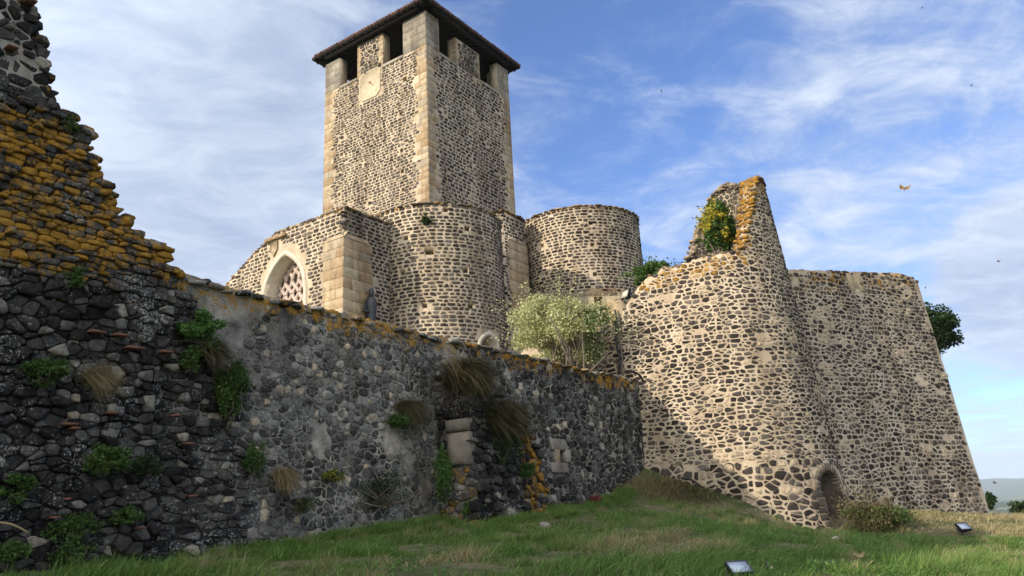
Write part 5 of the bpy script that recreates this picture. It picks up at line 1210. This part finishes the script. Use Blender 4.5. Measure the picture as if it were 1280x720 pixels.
# ------------------------------------------------------------------ lamps, cables, bits and pieces
def floodlight(loc, rot, tilt, sc_, label, glass='lamp_glass'):
    t = thing('floodlight', label, 'floodlight', loc, 'floodlights aimed at the walls'); t.rotation_euler = (0, 0, rot)
    c, s = math.cos(tilt), math.sin(tilt); n = np.array([0, c, s]); up = np.array([0, -s, c]); x = np.array([1., 0, 0]); o = np.array([0, 0, .30 * sc_])
    def B(mb, ctr, a, b, d): mb.box(o + (x * ctr[0] + up * ctr[1] + n * ctr[2]) * sc_, x * a * sc_, up * b * sc_, n * d * sc_)
    mb = MB(); mb.world = 0
    V = []
    for d, e in ((.07, 1), (-.02, 1), (-.12, .62)):
        V += [o + (x * sx * .27 * e + up * sy * .19 * e + n * d) * sc_ for sx, sy in ((-1, -1), (1, -1), (1, 1), (-1, 1))]
    mb.add(V, [np.array([[i + 4 * l, (i + 1) % 4 + 4 * l, (i + 1) % 4 + 4 * l + 4, i + 4 * l + 4] for i in range(4) for l in (0, 1)]), np.array([[11, 10, 9, 8], [0, 1, 2, 3]])])
    for k in range(7): B(mb, ((k - 3) * .055, 0, -.13), .006, .12, .05)
    mb.build('housing', M['lamp_body'], t)
    mb = MB(); mb.world = 0; B(mb, (0, 0, .072), .245, .165, .006); mb.build('glass', M[glass], t)
    mb = MB(); mb.world = 0
    for sx, sy, a, b in ((0, .178, .27, .016), (0, -.178, .27, .016), (.258, 0, .014, .163), (-.258, 0, .014, .163)): B(mb, (sx, sy, .08), a, b, .012)
    mb.build('rim', M['lamp_body'], t)
    mb = MB(); mb.world = 0
    mb.tube([o + x * .30 * sc_, o + x * .30 * sc_ - ZU * .24 * sc_, -x * .30 * sc_ + o - ZU * .24 * sc_, o - x * .30 * sc_], .014 * sc_, 6); mb.box(np.array([0, 0, .03 * sc_]), x * .1 * sc_, np.array([0, .08, 0]) * sc_, ZU * .03 * sc_); mb.build('bracket', M['lamp_body'], t)
    return t
f1 = ground_hit(925, 726); floodlight(f1 + ZU * -.03, R(196), R(50), .50, 'grey floodlight lying in the grass at the bottom edge, tilted to the sky')
f2 = ground_hit(1206, 669); floodlight(f2, R(195), R(48), .85, 'small floodlight on the sunny dry grass in front of the curtain wall')
f3 = at_y(783, 372, 37.0); floodlight(f3 - ZU * .2, R(118), R(20), 1.15, 'white faced floodlight on the wall end beside the bastion shrub', 'white_plaster')
sp = ground_hit(962, 718.5); t = thing('marker_stake', 'short dark stake with a pale cap in the grass, right of the nearest floodlight', 'stake', sp)
mb = MB(); mb.tube([sp - ZU * .1, sp + ZU * .16 - np.array([.02, 0, 0])], [.022, .008], 7); mb.build('stake', M['cable'], t)
mb = MB(); chunks(mb, [sp + np.array([.03, -.02, .075])], np.array([1., 0, 0]), np.array([0, 1., 0]), ZU, .05, 3); mb.build('cap', M['white_plaster'], t)
lt = ground_hit(1076, 706); t = thing('dry_leaf', 'curled tan dry leaf on a stalk in the bright grass', 'leaf', lt)
mb = MB(); uu = np.linspace(-1, 1, 7); PP = np.array([[lt + np.array([.09 * a, .05 * b * (1 - a * a), .16 + .05 * a * a - .05 * abs(b) * 1]) for a in uu] for b in (-1, 0, 1)]); lattice(mb, PP); mb.build('blade', M['dry'], t)
mb = MB(); mb.tube([lt + np.array([0, 0, .16]), lt + np.array([.10, -.05, .08]), lt + np.array([.22, -.1, .0])], .007, 5); mb.build('stalk', M['dry'], t)
def cable(name, label, pts, rad, mat='cable', cat='cable'):
    P = np.array(pts, float); t_ = np.arange(len(P)); tt = np.linspace(0, len(P) - 1, len(P) * 6); Q = np.stack([np.interp(tt, t_, P[:, i]) for i in range(3)], 1)
    Q[1:-1] = (Q[:-2] + 2 * Q[1:-1] + Q[2:]) / 4; Q[1:-1] = (Q[:-2] + 2 * Q[1:-1] + Q[2:]) / 4
    mb = MB(); mb.tube(Q, rad, 7); o = mb.build(name, M[mat]); return tag(o, label, cat, None, 'thing')
def basp(px, py, out=.06):
    best = None
    dd = ray(px, py)
    for k in np.arange(24, 42, .04):
        p = EYE + dd * k; bf = (p - BN) @ NBV; r_ = math.hypot(p[0] - BN[0], p[1] - BN[1]); r0 = float(brad(p[2])) + out
        lf = (p - BN) @ TLV
        if (lf > 0 and bf < r0) or (lf <= 0 and r_ < r0): return p
    return EYE + dd * 34
cable('black_hose', 'black hose running down the seam between the dark rampart and the bastion', [on_rampart(788, 463, .12), on_rampart(799, 468, .14), on_rampart(808, 482, .16), on_rampart(811, 510, .18), on_rampart(812, 545, .18), on_rampart(813, 580, .18)], .055)
cable('looped_cable', 'dark cable looping over the bastion stones down into the grass', [basp(852, 597), basp(864, 599), basp(874, 606), basp(880, 618), basp(877, 632), basp(870, 642)], .045)
cable('looped_cable', 'second dark cable sagging beneath the looping one on the bastion foot', [basp(845, 600), basp(858, 606), basp(868, 616), basp(873, 630), basp(872, 640)], .03)
for i, px in enumerate((768, 772)):
    cable('wall_pipe', ['thin dark pipe down the left end of the bastion', 'dark knotted pipe beside the thin one at the left end of the bastion'][i], [basp(px + (3 - i) * np.sin(y * .13) * .5 + (y - 380) * .07, y, .12) for y in range(388, 470, 10)], .05, 'bark' if i else 'cable', 'pipe')
tw = on_rampart(0, 653, RO + .35); cable('bent_twig', 'pale bent twig sticking out at the left edge of the picture', [on_rampart(-14, 652, RO + .2), tw, on_rampart(14, 655, RO + .5), on_rampart(27, 661, RO + .55), on_rampart(35, 666, RO + .55)], .018, 'dry', 'twig')
# dark statue in the corner between the transept and the apse
st = at_plane(464, 381, EC + nR * .55, nR); st = np.array([st[0], st[1], 10.75]); sh = [(-.0, .26), (.25, .25), (.7, .22), (1.15, .27), (1.45, .31), (1.68, .27), (1.82, .13), (1.9, .10)]
t = thing('statue', 'dark slender standing figure in the corner beside the left round apse', 'statue', st + ZU * -3.9)
mb = MB(); a = np.arange(14) * 2 * math.pi / 14; rows = [np.stack([st[0] + r_ * 1.0 * np.cos(a) * (1 + .10 * np.cos(5 * a + z)), st[1] + r_ * .8 * np.sin(a) * (1 + .1 * np.cos(5 * a + z)), st[2] + z * 1.12 + 0 * a], 1) for z, r_ in sh]
P = np.stack(rows); P = np.concatenate([P, P[:, :1]], 1); lattice(mb, P); mb.build('robe', M['dark'], t, smooth=True)
mb = MB(); chunks(mb, [st + ZU * 2.24], np.array([1., 0, 0]), np.array([0, 1., 0]), ZU, .40, 2, 0, None, 0, (.72, .8, 1.0)); mb.build('head', M['dark'], t, smooth=True)
mb = MB(); mb.tube([st + np.array([-.27, -.1, 1.62]), st + np.array([-.32, -.22, 1.25]), st + np.array([-.08, -.30, 1.2])], [.09, .075, .06], 8); mb.build('arm', M['dark'], t, smooth=True)
mb = MB(); mb.box(st + ZU * -1.95, np.array([.4, 0, 0]), np.array([0, .35, 0]), ZU * 1.95); mb.build('plinth', M['ashlar'], t)
# insects in the air
def insect(loc, size, rot, label, mat):
    t = thing('butterfly', label, 'insect', loc, 'insects in the air'); t.rotation_euler = rot
    mb = MB(); mb.world = 0; mb.tube([(-.5 * size, 0, 0), (0, 0, 0), (.42 * size, 0, .02 * size)], [.02 * size, .06 * size, .03 * size], 6); mb.build('body', M['cable'], t)
    for sg in (-1, 1):
        o = [(.28, .05), (.42, .55), (.2, .72), (-.05, .55), (-.3, .6), (-.42, .35), (-.2, .05)]
        V = [(x * size, sg * y * size, y * .55 * size) for x, y in o]; V2 = [(x, y, z + .012 * size) for x, y, z in V]
        mb = MB(); mb.world = 0; k = len(o); mb.add(V + V2, [np.arange(k)[None], np.arange(k)[None, ::-1] + k, np.array([[i, (i + 1) % k, (i + 1) % k + k, i + k] for i in range(k)])]); mb.build('wing', mat, t)
BM = simple_mat('orange butterfly wing', (.42, .23, .04), (.10, .055, .02), 60, .6, .1)
BD = simple_mat('dark insect wing', (.03, .025, .022), (.10, .07, .04), 60, .6, .1)
insect(at_y(1131, 236, 7.0), .075, (.5, -.9, .6), 'orange butterfly in the sky at the right, above the curtain wall', BM)
for (px, py, Y, s, lab) in ((827, 115, 7., .034, 'small dark insect in the sky right of the tower'), (1215, 107, 8., .028, 'tiny brown insect high at the right of the sky'), (1153, 10, 8., .026, 'tiny dark insect at the top edge of the sky'), (1157, 360, 9., .028, 'tiny dark insect just above the dark evergreen tree'), (1249, 327, 8., .03, 'tiny dark insect near the bright cloud at the right edge'), (1244, 604, 9., .034, 'tiny grey insect over the hazy hills')):
    insect(at_y(px, py, Y), s, (.6, -.7, px * .01), lab, BD)

# ------------------------------------------------------------------ sun and sky
SUN = np.array([-.82, -.57, 0]); SUN /= np.linalg.norm(SUN); EL = R(22)
sd_ = bpy.data.lights.new('sun', 'SUN'); sd_.energy = 3.5; sd_.angle = R(.5); sd_.color = (1.0, .895, .755)
so = bpy.data.objects.new('sun', sd_); col.objects.link(so)
sv = Vector((SUN[0] * math.cos(EL), SUN[1] * math.cos(EL), math.sin(EL))); so.rotation_euler = sv.to_track_quat('Z', 'Y').to_euler(); so.location = (-30, -20, 40)
w = bpy.data.worlds.new('World'); sc.world = w; w.use_nodes = True
class WT(NT):
    def __init__(s, tree): s.t = tree; s.t.nodes.clear(); s.out = tree.nodes.new('ShaderNodeOutputWorld')
t = WT(w.node_tree)
sky = t.n('ShaderNodeTexSky', sky_type='NISHITA'); sky.sun_disc = False; sky.sun_elevation = EL; sky.sun_rotation = math.atan2(SUN[0], SUN[1]); sky.air_density = 1.0; sky.dust_density = .6; sky.ozone_density = 2.2; sky.altitude = 500
dirv = t.n('ShaderNodeTexCoord').outputs['Generated']; sep = t.n('ShaderNodeSeparateXYZ'); t.l(dirv, sep.inputs[0])
zz = t.math('ADD', t.math('MAXIMUM', sep.outputs[2], 0.0), .16)
cmb = t.n('ShaderNodeCombineXYZ'); t.l(t.math('DIVIDE', sep.outputs[0], zz), cmb.inputs[0]); t.l(t.math('DIVIDE', sep.outputs[1], zz), cmb.inputs[1])
def rot(v, ang, sc3):
    mp = t.n('ShaderNodeMapping'); mp.inputs['Rotation'].default_value = (0, 0, ang); mp.inputs['Scale'].default_value = sc3; t.l(v, mp.inputs[0]); return mp.outputs[0]
v = cmb.outputs[0]
n_big = t.noise(.55, 5, .58, rot(v, R(20), (1, 1.0, 1)), .5)
n_fil = t.noise(1.7, 8, .66, rot(v, R(-28), (.85, 1.15, 1)), .8)
n_fine = t.noise(5.0, 6, .65, rot(v, R(-28), (.9, 1.1, 1)), .6)
dl = t.n('ShaderNodeVectorMath', operation='DOT_PRODUCT'); t.l(dirv, dl.inputs[0]); dl.inputs[1].default_value = tuple(ray(150, 130) / np.linalg.norm(ray(150, 130)))
left = t.ss(dl.outputs['Value'], .84, .99)
dh = t.n('ShaderNodeVectorMath', operation='DOT_PRODUCT'); t.l(dirv, dh.inputs[0]); dh.inputs[1].default_value = tuple(ray(690, 30) / np.linalg.norm(ray(690, 30)))
hole = t.ss(dh.outputs['Value'], .945, .998)
cov = t.math('ADD', t.math('MULTIPLY', n_big, .55), t.math('MULTIPLY', n_fil, .55))
cov = t.math('ADD', cov, t.math('MULTIPLY', t.math('SUBTRACT', n_fine, .5), .62))
cov = t.math('ADD', cov, t.math('MULTIPLY', left, .30)); dr_ = t.n('ShaderNodeVectorMath', operation='DOT_PRODUCT'); t.l(dirv, dr_.inputs[0]); dr_.inputs[1].default_value = tuple(ray(1290, 352) / np.linalg.norm(ray(1290, 352)))
rt_ = t.ss(dr_.outputs['Value'], .993, 1.0)
cov = t.math('SUBTRACT', t.math('ADD', cov, t.math('MULTIPLY', rt_, .35)), t.math('MULTIPLY', hole, .24))
msk = t.math('MULTIPLY', t.ss(cov, .31, .76), .93)
shade = t.math('ADD', t.math('MULTIPLY', t.ss(n_fil, .35, .7), .45), t.math('ADD', t.math('MULTIPLY', t.ss(n_big, .35, .7), .3), t.math('MULTIPLY', t.ss(n_fine, .38, .66), .32)))
cloud = t.mix(shade, (1.75, 2.15, 2.95), (3.75, 4.1, 4.65))
skc = t.mix(1.0, sky.outputs[0], (.55, .68, .94), 'MULTIPLY')
cc_ = t.mix(msk, skc, cloud)
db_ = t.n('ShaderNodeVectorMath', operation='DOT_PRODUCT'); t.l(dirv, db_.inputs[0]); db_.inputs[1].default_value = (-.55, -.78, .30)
gl = t.math('ADD', t.math('MULTIPLY', t.ss(db_.outputs['Value'], -.35, .85), 1.9), 1.0)      # sky brightened towards sun and behind the camera, out of view, as added fill
cc_ = t.mix(1.0, cc_, gl, 'MULTIPLY'); cc_ = t.mix(t.math('MULTIPLY', t.ss(db_.outputs['Value'], -.1, .8), .8), cc_, (9.4, 8.9, 8.2))   # neutral white veil added out of view to light the shaded walls
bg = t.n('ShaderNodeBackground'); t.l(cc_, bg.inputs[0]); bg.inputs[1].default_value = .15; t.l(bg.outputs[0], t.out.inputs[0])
sc.view_settings.view_transform = 'Standard'; sc.view_settings.look = 'None'; sc.view_settings.exposure = .7; sc.view_settings.gamma = 1; sc.view_settings.use_curve_mapping = False
sc.cycles.max_bounces = 6; sc.cycles.transparent_max_bounces = 4
sc.cycles.use_denoising = True

# ------------------------------------------------------------------ air between here and the hills
mb = MB(); zb_, zt_ = PLAIN - 30, 420.0; X = 19000.0
V = [(x, y, z) for z in (zb_, zt_) for x, y in ((-X, -X), (X, -X), (X, X), (-X, X))]
mb.add(V, [np.array([[3, 2, 1, 0], [4, 5, 6, 7], [0, 1, 5, 4], [1, 2, 6, 5], [2, 3, 7, 6], [3, 0, 4, 7]])])
t = NT('haze'); t.t.nodes.clear(); out = t.n('ShaderNodeOutputMaterial'); pv = t.n('ShaderNodeVolumePrincipled')
pv.inputs['Color'].default_value = (.80, .88, 1.0, 1); pv.inputs['Density'].default_value = .00007; pv.inputs['Anisotropy'].default_value = .2; t.l(pv.outputs[0], out.inputs['Volume'])
tag(mb.build('haze', t.m), kind='stuff', label='thin blue haze over the far plain')
sc.cycles.volume_bounces = 1
